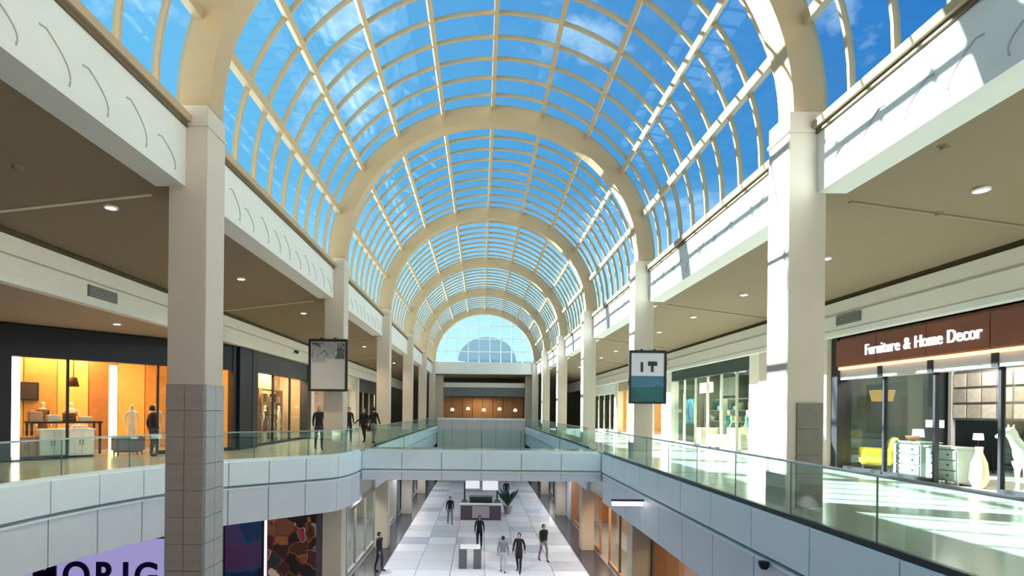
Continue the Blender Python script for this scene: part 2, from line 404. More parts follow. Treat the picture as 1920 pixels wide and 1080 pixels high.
# ------------------------------------------------------------------ setting: beams, ceilings, bulkheads, roof
def build_shell():
    n = 0
    for sgn in (-1, 1):
        side = 'right' if sgn > 0 else 'left'
        xf = XC + sgn * BEAM
        # edge beams, one per bay, with a drip sill and curved incised lines
        for b in range(-1, 6):
            y0 = b * BAY + 0.62; y1 = (b + 1) * BAY
            n += 1
            r = struct('trim_%d' % (100 + n))
            xs = sorted((xf, xf + sgn * 0.5))
            MB().box(xs[0], xs[1], y0, y1, 5.30, 6.30).build('beam', PAINT, r)
            xs = sorted((xf - sgn * 0.04, xf + sgn * 0.4))
            MB().box(xs[0], xs[1], y0, y1, 6.30, 6.37).build('shadow_gap', mat('gap_brown', (0.16, 0.12, 0.07), 0.7), r)
            xs = sorted((xf - sgn * 0.10, xf + sgn * 0.5))
            MB().box(xs[0], xs[1], y0, y1, 6.37, 6.50).build('sill', CREAM, r)
            if 0 <= b <= 2:
                yy = y0 + 0.35
                k = 0
                while yy < y1 - 0.3:
                    hh = (0.42, 0.50, 0.36, 0.46)[k % 4]
                    pts = []
                    for t in range(9):
                        u = t / 8.0
                        pts.append((xf - sgn * 0.004, yy + 0.30 - 0.34 * (1 - u) ** 2.2 + (0.05 * math.sin(u * 3)), 5.40 + hh * (1 - u) ** 1.0 + 0.04))
                    pts.insert(0, (xf - sgn * 0.004, yy - 0.14, 5.42 + hh))
                    MB().tube(pts, 0.011, 5).build('incised_line', mat('line_grey', (0.42, 0.42, 0.40), 0.7), r)
                    yy += (0.74, 0.66, 0.82)[k % 3]; k += 1
        # sloped gallery ceiling with cross joints
        xo = 9.9 if sgn > 0 else -8.9
        zo = 4.82 if sgn > 0 else 4.90
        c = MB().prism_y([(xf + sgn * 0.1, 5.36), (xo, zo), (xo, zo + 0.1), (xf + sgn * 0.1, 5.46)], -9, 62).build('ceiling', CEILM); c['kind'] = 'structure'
        sl = (zo - 5.36) / (xo - xf - sgn * 0.1)
        for yj in (9.25, 18.25, 27.25, 36.25):
            a = xf + sgn * 0.75; e = xo - sgn * 0.05
            za = 5.36 + sl * (a - xf - sgn * 0.1); ze = 5.36 + sl * (e - xf - sgn * 0.1)
            MB().prism_y([(a, za - 0.002), (e, ze - 0.002), (e, ze - 0.02), (a, za - 0.02)], yj, yj + 0.07).build('ceiling_joint', mat('joint', (0.26, 0.21, 0.14), 0.8) if sgn > 0 else mat('joint_light', (0.62, 0.56, 0.44), 0.8), c)
        # bulkhead over the shop fronts
        zb = 3.75 if sgn > 0 else 3.88
        xs = sorted((xo, xo + sgn * 0.22))
        w = struct('wall_' + side)
        MB().box(xs[0], xs[1], -9, 62, zb, zo - 0.12).build('bulkhead', BULK, w)
        xs = sorted((xo + sgn * 0.06, xo + sgn * 0.22))
        MB().box(xs[0], xs[1], -9, 62, zo - 0.12, zo + 0.1).build('cove_gap', mat('cove_dark', (0.10, 0.075, 0.04), 0.8), w)
        xs = sorted((xo - sgn * 0.025, xo))
        MB().box(xs[0], xs[1], -9, 62, zb, zb + 0.14).build('bulkhead_lip', PAINT, w)
        MB().box(xs[0], xs[1], -9, 62, zo - 0.50, zo - 0.47).build('bulkhead_moulding', mat('mould', (0.45, 0.41, 0.33), 0.7), w)
        # outer wall and roof
        xw = 20 if sgn > 0 else -24
        xs = sorted((xw, xw + sgn * 0.3))
        MB().box(xs[0], xs[1], -9, 62, LOWZ, 6.3).build('outer_wall', GREY, w)
        xs = sorted((xf + sgn * 0.48, xw))
        MB().box(xs[0], xs[1], -9, 62, 6.05, 6.35).build('roof_deck', mat('roof_grey', (0.5, 0.5, 0.5), 0.8), w)
    b = MB().box(-24, 20, -9.3, -9, LOWZ, 6.4).build('wall_back', PAINT); b['kind'] = 'structure'
build_shell()

# ------------------------------------------------------------------ columns and arched ribs
ORD = ['', 'nearest', 'second', 'third', 'fourth', 'fifth', 'sixth']
def ell(t, da=0.0): return (XC + (A_O + da) * math.cos(t), ZC + (B_O + da) * math.sin(t))
def arc_mesh(dai, dao, y0, y1, n=48, foot=None):
    vs = []; fs = []; pr = []
    ts = [PI * i / n for i in range(n + 1)]
    for t in ts: pr.append((ell(t, dai), ell(t, dao)))
    if foot is not None:
        pr.insert(0, ((XC + A_O + dai, foot), (XC + A_O + dao, foot))); pr.append(((XC - A_O - dai, foot), (XC - A_O - dao, foot)))
    for (xi, zi), (xo, zo) in pr:
        vs += [(xi, y0, zi), (xo, y0, zo), (xo, y1, zo), (xi, y1, zi)]
    for i in range(len(pr) - 1):
        a = 4 * i; b = a + 4
        for k in range(4): fs.append((a + k, b + k, b + (k + 1) % 4, a + (k + 1) % 4))
    fs.append((0, 1, 2, 3)); m = 4 * (len(pr) - 1); fs.append((m + 3, m + 2, m + 1, m))
    return MB().add(vs, fs)
def build_columns():
    w = 0.64
    ring = arc_mesh(-0.55, 0.03, 0, 0.46, 56, foot=6.68).mesh('rib_arch')
    ring.materials.append(CREAM)
    tf = MB().box(0.006, w / 2 - 0.006, -0.03, 0.0, 0.006, 0.444).mesh('cladding_tile'); tf.materials.append(CLAD)
    ts = MB().box(0.0, 0.03, 0.006, w / 2 - 0.006, 0.006, 0.444).mesh('cladding_tile'); ts.materials.append(CLAD2)
    for b in range(-1, 7):
        y = b * BAY
        o = link('arch_rib', ring, None, None, loc=(0, y + 0.08, 0)); 
        if b >= 1: tag(o, '%s cream arched rib spanning the glass vault' % ORD[b] if b < 6 else 'farthest cream arched rib against the end gable', 'arch', 'arched ribs of the vault')
        else: tag(o, 'cream arched rib of the vault %s' % ('over the viewer' if b == 0 else 'behind the viewer'), 'arch', 'arched ribs of the vault')
        for sgn in (-1, 1):
            x0 = XC + (4.85 if sgn > 0 else -4.97); xs = sorted((x0, x0 + sgn * w))
            side = 'right' if sgn > 0 else 'left'
            lab = '%s white square column on the %s side' % (ORD[b] if b > 0 else 'unseen', side)
            if b == 1 and sgn < 0: lab = 'nearest left column clad in taupe stone tiles below, standing in the opening'
            if b == 1 and sgn > 0: lab = 'nearest right column, sunlit on one face, with dark stone panel at its foot'
            if b == 2: lab = 'second %s column, behind the hanging framed banner' % side
            if b < 1: lab = 'white square column on the %s, %s' % (side, 'beside the viewer' if b == 0 else 'behind the viewer')
            r = thing('column', lab, 'column', (xs[0], y, LOWZ), 0, 'columns along the hall')
            h = 6.68 - LOWZ
            MB().box(0, w, 0, w, 0, h).build('shaft', COLM, r, bevel=0.012)
            MB().box(-0.02, w + 0.02, -0.02, w + 0.02, h - 0.36, h - 0.30).build('neck_band', COLM, r)
            if b == 1 and sgn < 0:
                for j in range(17):
                    z = 7.42 - 0.45 * (j + 1)
                    if z < 0: break
                    for i in range(2):
                        link('cladding_tile', tf, None, r, loc=(i * w / 2, 0, z))
                        link('cladding_tile', ts, None, r, loc=(w, i * w / 2, z))
            if b == 1 and sgn > 0:
                for j in range(4):
                    for i in range(1):
                        MB().box(0.17, w - 0.04, -0.03, 0, 5.45 + 0.44 * j + 0.005, 5.45 + 0.44 * (j + 1) - 0.005).build('cladding_tile', mat('olive_stone_tile', (0.20, 0.185, 0.15), 0.5, var=0.15, scale=9), r)
build_columns()

# ------------------------------------------------------------------ glass vault, one window per bay
def build_vault():
    nseg = 10; npan = 10; pl = BAY / npan
    T = [PI * i / nseg for i in range(nseg + 1)]
    # meshes shared by all bays
    pane = []
    for s in range(nseg):
        t0, t1 = T[s] + 0.008, T[s + 1] - 0.008; mb = MB(); vs = []; fs = []; m = 3
        pts = [t0 + (t1 - t0) * k / m for k in range(m + 1)]
        outer = [ell(t, -0.012) for t in pts]; inner = [ell(t, -0.03) for t in pts]
        if s == 0: outer.insert(0, (XC + A_O - 0.012, 6.5)); inner.insert(0, (XC + A_O - 0.03, 6.5))
        if s == nseg - 1: outer.append((XC - A_O + 0.012, 6.5)); inner.append((XC - A_O + 0.03, 6.5))
        poly = outer + inner[::-1]; k = len(outer)
        for y in (0.02, pl - 0.02): vs += [(x, y, z) for x, z in poly]
        n = len(poly)
        for i in range(n): fs.append((i, (i + 1) % n, n + (i + 1) % n, n + i))
        for i in range(k - 1):
            fs.append((i, n - 1 - i, n - 2 - i, i + 1)); fs.append((n + i, n + i + 1, n + n - 2 - i, n + n - 1 - i))
        me = mb.add(vs, fs).mesh('glass_pane'); me.materials.append(SKYG); pane.append(me)
    arcb = arc_mesh(-0.085, 0.015, -0.027, 0.027, 40, foot=6.5).mesh('glazing_bar'); arcb.materials.append(CREAM)
    purl = []
    for s in range(nseg + 1):
        t = T[s]; x, z = ell(t, -0.07); nx, nz = math.cos(t), math.sin(t); tx, tz = -nz, nx
        w, d = (0.06, 0.085)
        if s in (1, nseg - 1): w, d = 0.08, 0.10
        poly = [(x + tx * w + nx * d, z + tz * w + nz * d), (x - tx * w + nx * d, z - tz * w + nz * d), (x - tx * w - nx * d, z - tz * w - nz * d), (x + tx * w - nx * d, z + tz * w - nz * d)]
        me = MB().prism_y(poly, 0.0, BAY).mesh('purlin'); me.materials.append(CREAM); purl.append(me)
    for b in range(-1, 6):
        y0 = b * BAY + 0.3
        r = struct('window_%d' % (b + 2), (0, y0, 0))
        for s in range(nseg + 1):
            if s in (0, nseg): continue
            link('purlin', purl[s], None, r)
        for i in range(1, npan): link('glazing_bar', arcb, None, r, loc=(0, i * pl, 0))
        if b < 0: continue
        if b <= 3:
            for i in range(npan):
                for s in range(nseg):
                    if b == 0 and (s not in (0, 1, 8, 9) or i < 5): continue
                    link('glass_pane', pane[s], None, r, loc=(0, i * pl, 0))
        else:
            mb = MB()
            for i in range(npan):
                for s in range(nseg):
                    me = pane[s]
                    mb.add([(v.co.x, v.co.y + i * pl, v.co.z) for v in me.vertices], [tuple(p.vertices) for p in me.polygons])
            mb.build('glass_panes', SKYG, r, kind='stuff')
    # end gable
    r = struct('window_8', (0, Y_END + 0.5, 0))
    xs = [-5.0 + i * 10.0 / 9 for i in range(10)]; zs = [6.55, 7.6, 8.9, 10.2, 12.0]
    top = lambda x: ZC + (B_O - 0.5) * math.sqrt(max(0, 1 - (x / (A_O - 0.5)) ** 2))
    for i in range(9):
        for j in range(4):
            X = [xs[i] + 0.04 + (xs[i + 1] - xs[i] - 0.08) * k / 4 for k in range(5)]
            lo, hi = zs[j] + 0.04, zs[j + 1] - 0.04
            t = [min(hi, top(x)) for x in X]
            if max(t) <= lo + 0.05: continue
            poly = [(XC + X[0], lo), (XC + X[4], lo)] + [(XC + X[k], max(lo + 0.002, t[k])) for k in (4, 3, 2, 1, 0)]
            MB().prism_y(poly, 0, 0.02).build('glass_pane', SKYG, r)
    for x in xs[1:-1]: MB().box(XC + x - 0.04, XC + x + 0.04, -0.06, 0.08, 6.5, top(x)).build('mullion', WHITE, r)
    for z in zs[1:-1]:
        q = (A_O - 0.5) * math.sqrt(max(0, 1 - ((z - ZC) / (B_O - 0.5)) ** 2))
        MB().box(XC - q, XC + q, -0.05, 0.07, z - 0.045, z + 0.045).build('transom', WHITE, r)
build_vault()

# ------------------------------------------------------------------ lettering
GLY = {}
def glyph_mesh(ch, size, depth=0.02):
    k = (ch, size, depth)
    if k in GLY: return GLY[k]
    c = bpy.data.curves.new('glyph', 'FONT'); c.body = ch; c.size = size; c.extrude = depth; c.offset = size * (0.022 if size > 0.6 else 0.008)
    o = bpy.data.objects.new('glyph', c); COL.objects.link(o)
    dg = bpy.context.evaluated_depsgraph_get(); dg.update()
    me = bpy.data.meshes.new_from_object(o.evaluated_get(dg)); bpy.data.objects.remove(o)
    me.name = 'letter'
    xs = [v.co.x for v in me.vertices]; x0, x1 = min(xs), max(xs)
    for v in me.vertices: v.co.x -= x0
    me.materials.clear()
    GLY[k] = (me, x1 - x0)
    return GLY[k]
def lettering(text, size, m, parent, place, gap=0.08, space=0.35, squeeze=1.0):
    """place(s) -> 4x4 matrix (in parent space) for a letter that starts s along the line"""
    s = 0.0
    for ch in text:
        if ch == ' ': s += space * size; continue
        me, w = glyph_mesh(ch, size)
        if not me.materials: me.materials.append(m)
        o = bpy.data.objects.new('letter', me); COL.objects.link(o); o.parent = parent
        o.matrix_local = place(s) @ Matrix.Scale(squeeze, 4, (1, 0, 0)); s += (w + gap * size) * squeeze
    return s

# ------------------------------------------------------------------ shop fronts (local frame: x along the front, y into the shop, z up)
LIGHTM = emat('lamp_white', (1.0, 0.93, 0.80), 6.0)
WARMM = emat('lamp_warm', (1.0, 0.70, 0.36), 5.0)
def shopfront(name, label, loc, rz, length, zh, zt, header, frame, depth=4.0, nm=4, back=None, floor=None, door=None, backboards=0, sides=True, pil=0.3, sill=0.12, ceil=None, sub_h=None):
    """open shop: pilasters, header board, glazing, lit room behind. zh underside of header, zt top of header"""
    r = thing(name, label, 'shop', loc, rz, 'shop fronts')
    MB().box(0, pil, -0.06, 0.35, 0, zt).build('pilaster', frame, r)
    MB().box(length - pil, length, -0.06, 0.35, 0, zt).build('pilaster', frame, r)
    MB().box(pil, length - pil, -0.02, 0.30, zh, zt).build('header', header, r)
    pw = (length - 2 * pil) / nm
    for i in range(nm):
        if door is not None and i == door: continue
        x0 = pil + i * pw
        MB().box(x0 + 0.03, x0 + pw - 0.03, 0.14, 0.155, sill, zh - 0.03).build('glass_pane', SHOPG, r)
        MB().box(x0 + 0.03, x0 + pw - 0.03, 0.08, 0.22, 0, sill).build('window_base', frame, r)
    for i in range(nm + 1):
        if 0 < i < nm: MB().box(pil + i * pw - 0.03, pil + i * pw + 0.03, 0.10, 0.20, 0, zh).build('mullion', frame, r)
    bk = back or PAINT
    if backboards:
        bw = length / backboards
        for i in range(backboards): MB().box(i * bw + 0.012, (i + 1) * bw - 0.012, depth, depth + 0.06 + 0.03 * (i % 2), 0, zt).build('wall_board', bk, r)
    MB().box(0, length, depth + 0.1, depth + 0.2, 0, zt).build('back_wall', bk, r)
    MB().box(0, 0.1, 0.36, depth + 0.1, 0, zt).build('side_wall', bk, r); MB().box(length - 0.1, length, 0.36, depth + 0.1, 0, zt).build('side_wall', bk, r)
    MB().box(0, length, 0.32, depth + 0.2, zt - 0.05 if ceil is None else ceil, zt + 0.05).build('shop_ceiling', mat('shop_ceiling_grey', (0.35, 0.33, 0.30), 0.8), r)
    return r
def shop_light(r, x, y, z, size, energy, col, sy=None):
    b = MB().box(x - size / 2, x + size / 2, y - (sy or size) / 2, y + (sy or size) / 2, z + 0.012, z + 0.05).build('light_panel', WARMM if col[2] < 0.6 else LIGHTM, r)
    area_light('light_source', (x, y, z), size, energy, col, r, sy=sy or size)

# -- right gallery: furniture shop.  local x runs towards the viewer (-Y), local y = +X
RZR = -PI / 2
FURN = shopfront('furniture_shop', 'furniture shop with red brown wooden sign band and white lettering', (10.2, 15.45, 0), RZR, 9.7, 2.86, 3.72, WOODR, DARK, depth=5.2, nm=6, back=mat('shop_dark_teal', (0.02, 0.035, 0.04), 0.7), pil=0.25, door=2)
def furn():
    r = FURN
    bw = 9.2 / 6
    for i in range(6): MB().box(0.25 + i * bw + 0.01, 0.25 + (i + 1) * bw - 0.01, -0.10, -0.02, 2.92, 3.64).build('sign_board', WOODR, r)
    MB().box(0.25, 9.45, -0.03, 0.02, 2.83, 2.90).build('light_strip', emat('strip_orange', (1.0, 0.50, 0.18), 2.2), r)
    MB().box(0.25, 9.45, 0.02, 0.32, 2.55, 2.83).build('transom_panel', mat('transom_grey', (0.42, 0.40, 0.41), 0.5), r)
    for i in range(1, 6): MB().box(0.25 + i * bw - 0.07, 0.25 + i * bw + 0.07, -0.01, 0.02, 2.55, 2.83).build('transom_clip', DARK, r)
    wl = emat('letter_white', (1.0, 1.0, 1.0), 0.55)
    def place(s): return Matrix(((1, 0, 0, 1.45 + s), (0, 0, -1, -0.13), (0, 1, 0, 3.14), (0, 0, 0, 1)))
    lettering('Furniture & Home Decor', 0.40, wl, r, place, gap=0.07, space=0.28, squeeze=0.77)
    shop_light(r, 2.2, 2.6, 3.5, 0.8, 60, (1, 0.85, 0.65)); shop_light(r, 5.5, 2.6, 3.5, 0.8, 60, (1, 0.85, 0.65))
furn()
GREENS = shopfront('fashion_shop', 'shop with dark green header and pale window displays right of the hall', (10.2, 29.4, 0), RZR, 10.1, 3.25, 3.78, mat('dark_green', (0.03, 0.055, 0.045), 0.5), mat('ivory_frame', (0.75, 0.72, 0.62), 0.5), depth=4.2, nm=6, back=mat('mint_wall', (0.13, 0.17, 0.13), 0.7), pil=0.9, door=3)
shop_light(GREENS, 3.0, 2.0, 3.6, 1.2, 80, (1.0, 0.95, 0.72)); shop_light(GREENS, 7.2, 2.0, 3.6, 1.2, 80, (1.0, 0.95, 0.72))
PILR = MB().box(10.02, 10.6, 15.48, 19.26, 0, 3.75).build('wall_pier', COLM); tag(PILR, 'plain cream wall pier between furniture shop and green header shop', 'wall pier')
AMB = shopfront('jewellery_shop', 'amber lit shop with glowing pillars far along the right gallery', (10.2, 40.0, 0), RZR, 10.4, 3.1, 3.78, mat('tan_header', (0.45, 0.34, 0.2), 0.5), mat('ivory_frame', (0.75, 0.72, 0.62), 0.5), depth=3.6, nm=5, back=AMBER, pil=0.4, door=2)
shop_light(AMB, 5.2, 1.8, 3.6, 1.5, 160, (1.0, 0.72, 0.38))
FARR = shopfront('cream_shop', 'cream fronted shop at the far end of the right gallery', (10.2, 53.4, 0), RZR, 13.2, 3.0, 3.78, PAINT, mat('ivory_frame', (0.75, 0.72, 0.62), 0.5), depth=3.6, nm=6, back=mat('dim_brown', (0.12, 0.09, 0.06), 0.7), pil=0.5, door=2)
shop_light(FARR, 6, 1.8, 3.6, 1.2, 70, (1.0, 0.85, 0.6))

# -- left gallery.  shop A stands askew; the others run along the bulkhead
RZA = math.atan2(7.5, 6.3)
OA = Vector((-15.5, 12.1, 0))
def PA(l, v, z=0.0):
    u = Vector((math.cos(RZA), math.sin(RZA), 0)); n = Vector((-math.sin(RZA), math.cos(RZA), 0))
    p = OA + u * l + n * v; return (p.x, p.y, z)
SHOPA = shopfront('amber_shop', 'amber lit shop with black header and timber boards beside the left column', tuple(OA), RZA, 9.95, 2.97, 3.86, NAVY, NAVY, depth=3.6, nm=4, back=AMBER, backboards=11, pil=0.1, door=2)
def shopa():
    r = SHOPA
    MB().box(3.0, 3.66, -0.08, 0.3, 0, 2.97).build('door_pier', NAVY, r)
    MB().box(3.70, 3.86, 0.0, 0.16, 0.05, 2.95).build('light_jamb', emat('jamb_white', (1.0, 0.92, 0.76), 1.6), r)
    MB().box(6.55, 6.75, 1.9, 2.1, 0, 3.0).build('light_column', emat('column_warm', (1.0, 0.76, 0.36), 1.6), r)
    for x, y in ((4.6, 1.4), (6.2, 3.0), (8.2, 1.6), (5.0, 3.0)): shop_light(r, x, y, 3.7, 0.7, 38, (1.0, 0.62, 0.28))
    for i, ch in enumerate([c for c in r.children if c.name.startswith('wall_board')]): ch.data.materials[0] = (AMBER, mat('honey_wood', (0.60, 0.28, 0.07), 0.5, var=0.25, scale=4), AMBER, mat('rust_wood', (0.42, 0.17, 0.05), 0.5, var=0.25, scale=4))[i % 4]
shopa()
SHOPB = shopfront('tan_shop', 'tan lit shop window with dark grey header left of the framed banner', (-9.1, 21.1, 0), PI / 2, 7.2, 3.05, 3.86, mat('charcoal_header', (0.05, 0.05, 0.055), 0.5), mat('charcoal_frame', (0.03, 0.03, 0.035), 0.5), depth=1.55, nm=3, back=mat('tan_wall', (0.62, 0.42, 0.24), 0.6), pil=0.5, backboards=7)
shop_light(SHOPB, 2.2, 1.2, 3.6, 0.9, 110, (1.0, 0.78, 0.5)); shop_light(SHOPB, 5.2, 1.2, 3.6, 0.9, 110, (1.0, 0.78, 0.5))
PILL = MB().box(-9.5, -9.05, 20.0, 21.05, 0, 3.88).build('wall_pier', NAVY); tag(PILL, 'black pier between the amber lit shop and the tan shop', 'wall pier')
SHOPC = shopfront('pale_shop', 'pale shop front with pink wall panels behind the walking shoppers', (-9.1, 28.4, 0), PI / 2, 10.4, 3.0, 3.86, mat('pale_header', (0.66, 0.58, 0.44), 0.5), mat('pale_frame', (0.6, 0.58, 0.52), 0.5), depth=3.2, nm=4, back=mat('pink_beige', (0.62, 0.45, 0.40), 0.6), pil=0.5, door=1)
shop_light(SHOPC, 5, 1.4, 3.6, 1.4, 170, (1.0, 0.85, 0.66))
SHOPD = shopfront('dim_shop', 'dim charcoal shop front at the far end of the left gallery', (-9.1, 39.0, 0), PI / 2, 14.4, 2.9, 3.86, mat('charcoal_header', (0.05, 0.05, 0.055), 0.5), mat('pale_frame', (0.6, 0.58, 0.52), 0.5), depth=3.2, nm=6, back=mat('dim_brown', (0.12, 0.09, 0.06), 0.7), pil=0.5, door=2)
shop_light(SHOPD, 7, 1.4, 3.6, 1.2, 60, (1.0, 0.85, 0.66))
# soffit behind the left bulkhead (in front of the askew shop)
SOFF = MB().prism([(-9.12, 3.0), (-9.12, 20.0), (-16, 12.0), (-24, 12.0), (-24, 3.0)], 3.90, 4.0).build('ceiling', mat('soffit_taupe', (0.42, 0.34, 0.28), 0.8)); SOFF['kind'] = 'structure'

# ------------------------------------------------------------------ far end of the hall
def build_end():
    r = struct('trim_90', (0, Y_END, 0))  # end wall of the hall: beam, parapet and the space behind
    x0, x1 = XC - 5.35, XC + 5.25
    MB().box(x0, x1, 0.2, 0.75, 5.30, 6.5).build('end_beam', PAINT, r)
    MB().box(XL, XR, -0.30, 0.0, -2.4, 0.62).build('parapet', mat('parapet_grey', (0.52, 0.53, 0.52), 0.5), r)
    MB().box(XL, XR, -0.36, 0.05, 0.62, 0.82).build('parapet_cap', WHITE, r)
    for i in range(1, 6): MB().box(XL + i * (XR - XL) / 6 - 0.02, XL + i * (XR - XL) / 6 + 0.02, -0.31, -0.30, -2.4, 0.62).build('parapet_joint', GREY, r)
    # hall behind
    MB().box(-24, 20, 8.6, 8.9, LOWZ, 6.3).build('back_wall', mat('hall_dark', (0.10, 0.085, 0.06), 0.7), r)
    MB().box(x0, x1, 0.8, 8.6, 5.32, 5.5).build('hall_ceiling', mat('hall_ceiling', (0.30, 0.26, 0.19), 0.8), r)
    MB().box(x0 + 0.9, x1 - 0.7, 3.0, 3.4, 4.05, 4.55).build('hall_bulkhead', WHITE, r)
    MB().box(x0 + 0.9, x1 - 0.7, 3.2, 3.5, 3.1, 4.05).build('hall_header', mat('hall_slate', (0.16, 0.19, 0.20), 0.6), r)
    MB().box(x0 + 0.2, x0 + 1.0, 2.4, 3.4, 0, 5.3).build('hall_pier', COLM, r); MB().box(x1 - 0.9, x1 - 0.1, 2.4, 3.4, 0, 5.3).build('hall_pier', COLM, r)
    MB().box(XL, XR, -0.2, 8.6, -0.6, 0.0).build('hall_floor', FLOORU, r)
    MB().box(XL - 1.5, XR + 1.5, 5.5, 5.7, LOWZ, -0.6).build('lower_back_wall', mat('lower_dark', (0.035, 0.04, 0.045), 0.6), r)
    # far shop
    s = thing('far_shop', 'dim brown shop with small warm lamps behind the white end parapet', 'shop', (0, Y_END + 6.2, 0))
    for i in range(8): MB().box(-4.4 + i * 1.15, -4.4 + i * 1.15 + 1.1, 0, 0.1, 0, 3.1).build('wall_board', BROWN, s)
    for i in range(5):
        MB().lathe([(0.05, 0), (0.22, 0.04), (0.16, 0.30), (0.03, 0.34)], (-3.2 + i * 1.75, -0.8, 1.5 + 0.12 * (i % 2)), 10).build('lamp_shade', emat('lamp_far', (1.0, 0.8, 0.45), 1.2), s)
        MB().box(-3.2 + i * 1.75 - 0.4, -3.2 + i * 1.75 + 0.4, -1.0, -0.5, 0, 1.1).build('counter', BROWN, s)
    area_light('light_source', (0, -1.5, 3.0), 2.0, 40, (1.0, 0.75, 0.42), s, sy=0.8)
    # building seen through the end gable
    b = thing('distant_building', 'grey green round roofed building outside beyond the end gable window', 'building', (1.0, 100, -3.2))
    prof = [(-5.5 * math.cos(PI * k / 14), 14.0 + 4.6 * math.sin(PI * k / 14)) for k in range(15)]
    MB().prism_y(prof, 0, 14).build('round_roof', mat('roof_greygreen', (0.50, 0.60, 0.60), 0.5), b)
    MB().box(-4, 8.5, -0.2, 14, 0, 14.0).build('wall', mat('blue_curtain_wall', (0.30, 0.50, 0.62), 0.3), b)
    for i in range(6): MB().box(-3.8 + i * 2.0, -2.1 + i * 2.0, -0.3, -0.2, 10.8, 13.6).build('window', mat('blue_pane', (0.16, 0.38, 0.55), 0.15), b)
build_end()

# ------------------------------------------------------------------ lower level
def lower_front(name, label, loc, rz, length, back, frame, header, nm, energy, col, boards=0, pil=0.25, depth=2.5):
    r = shopfront(name, label, loc, rz, length, 2.85, 3.68, header, frame, depth=depth, nm=nm, back=back, pil=pil, backboards=boards, door=nm // 2)
    shop_light(r, length * 0.3, 1.2, 3.45, 0.8, energy, col); shop_light(r, length * 0.72, 1.2, 3.45, 0.8, energy, col)
    return r
BLACKF = mat('black_frame', (0.02, 0.02, 0.022), 0.4)
lower_front('timber_shop', 'lower level shop with glowing brown timber boards under the right gallery', (5.88, 34.2, LOWZ), RZR, 15.2, BROWN, mat('copper_frame', (0.35, 0.19, 0.11), 0.4), mat('umber_header', (0.16, 0.10, 0.06), 0.5), 8, 95, (1.0, 0.68, 0.36), boards=16)
lower_front('dark_shop', 'lower level shop beneath the nearest right fascia with brown front', (5.88, 18.0, LOWZ), RZR, 11.0, BROWN, mat('copper_frame', (0.35, 0.19, 0.11), 0.4), mat('umber_header', (0.16, 0.10, 0.06), 0.5), 6, 45, (1.0, 0.68, 0.36), boards=9)
lower_front('white_shop', 'lower level shop with pale blue white panel front right of the walkway', (5.88, 40.5, LOWZ), RZR, 6.1, WHITE, mat('pale_blue_panel', (0.62, 0.68, 0.76), 0.4), mat('pale_blue_panel', (0.62, 0.68, 0.76), 0.4), 2, 70, (0.95, 0.97, 1.0), pil=2.2)
lower_front('black_shop', 'far lower level shop with black front right of the walkway', (5.88, 58.0, LOWZ), RZR, 17.3, mat('dim_brown', (0.12, 0.09, 0.06), 0.7), BLACKF, BLACKF, 6, 25, (1, 0.9, 0.75))
lower_front('grey_shop', 'lower level shop with grey front and dark windows left of the walkway', (-5.45, 21.6, LOWZ), PI / 2, 13.0, mat('grey_shop_wall', (0.30, 0.27, 0.24), 0.7), mat('grey_frame', (0.38, 0.37, 0.36), 0.5), mat('grey_header', (0.30, 0.29, 0.30), 0.5), 6, 40, (1, 0.9, 0.75))
lower_front('slate_shop', 'far lower level shop with slate dark front left of the walkway', (-5.45, 34.8, LOWZ), PI / 2, 22.5, mat('dim_brown', (0.12, 0.09, 0.06), 0.7), mat('slate_frame', (0.10, 0.105, 0.11), 0.5), mat('slate_frame', (0.10, 0.105, 0.11), 0.5), 9, 25, (1, 0.9, 0.75))
def lower_left():
    w = struct('wall_lower_left', (0, 20.1, LOWZ))
    MB().box(-20, -5.5, 0.25, 0.5, 0, 3.7).build('wall_face', mat('lower_wall_grey', (0.20, 0.20, 0.21), 0.6), w)
    MB().box(-6.15, -5.45, -0.05, 0.3, 0, 3.7).build('corner_pier', mat('pier_charcoal', (0.13, 0.125, 0.13), 0.5), w)
    # advertising panels
    p = thing('advert_panel', 'dark blue and magenta advert panel below the balcony beside the left column', 'advert panel', (-8.9, 20.05, LOWZ))
    MB().box(-0.75, 0.75, 0.06, 0.2, 0.25, 3.5).build('panel_frame', BLACKF, p)
    MB().box(-0.68, 0.68, 0.03, 0.06, 0.32, 3.42).build('printed_face', print_mat('print_blue', [(0.004, 0.006, 0.025), (0.004, 0.018, 0.06), (0.004, 0.045, 0.09), (0.07, 0.01, 0.05)], 1.1, 3.1, emit=0.25), p)
    p = thing('advert_panel', 'red black and orange printed advert panel with white edge below the balcony', 'advert panel', (-7.12, 20.05, LOWZ))
    MB().box(-0.98, 0.98, 0.06, 0.2, 0.2, 3.55).build('panel_frame', BLACKF, p)
    MB().box(-0.98, -0.90, 0.0, 0.06, 0.2, 3.55).build('edge_light', emat('edge_white', (0.9, 0.88, 0.82), 0.7), p)
    MB().box(-0.88, 0.95, 0.03, 0.06, 0.25, 3.5).build('printed_face', print_mat('print_red', [(0.01, 0.008, 0.006), (0.14, 0.012, 0.012), (0.015, 0.01, 0.008), (0.25, 0.08, 0.02), (0.012, 0.006, 0.006), (0.012, 0.02, 0.014), (0.45, 0.36, 0.30), (0.02, 0.008, 0.008), (0.3, 0.02, 0.04)], 2.3, 8.4, emit=0.25), p)
lower_left()
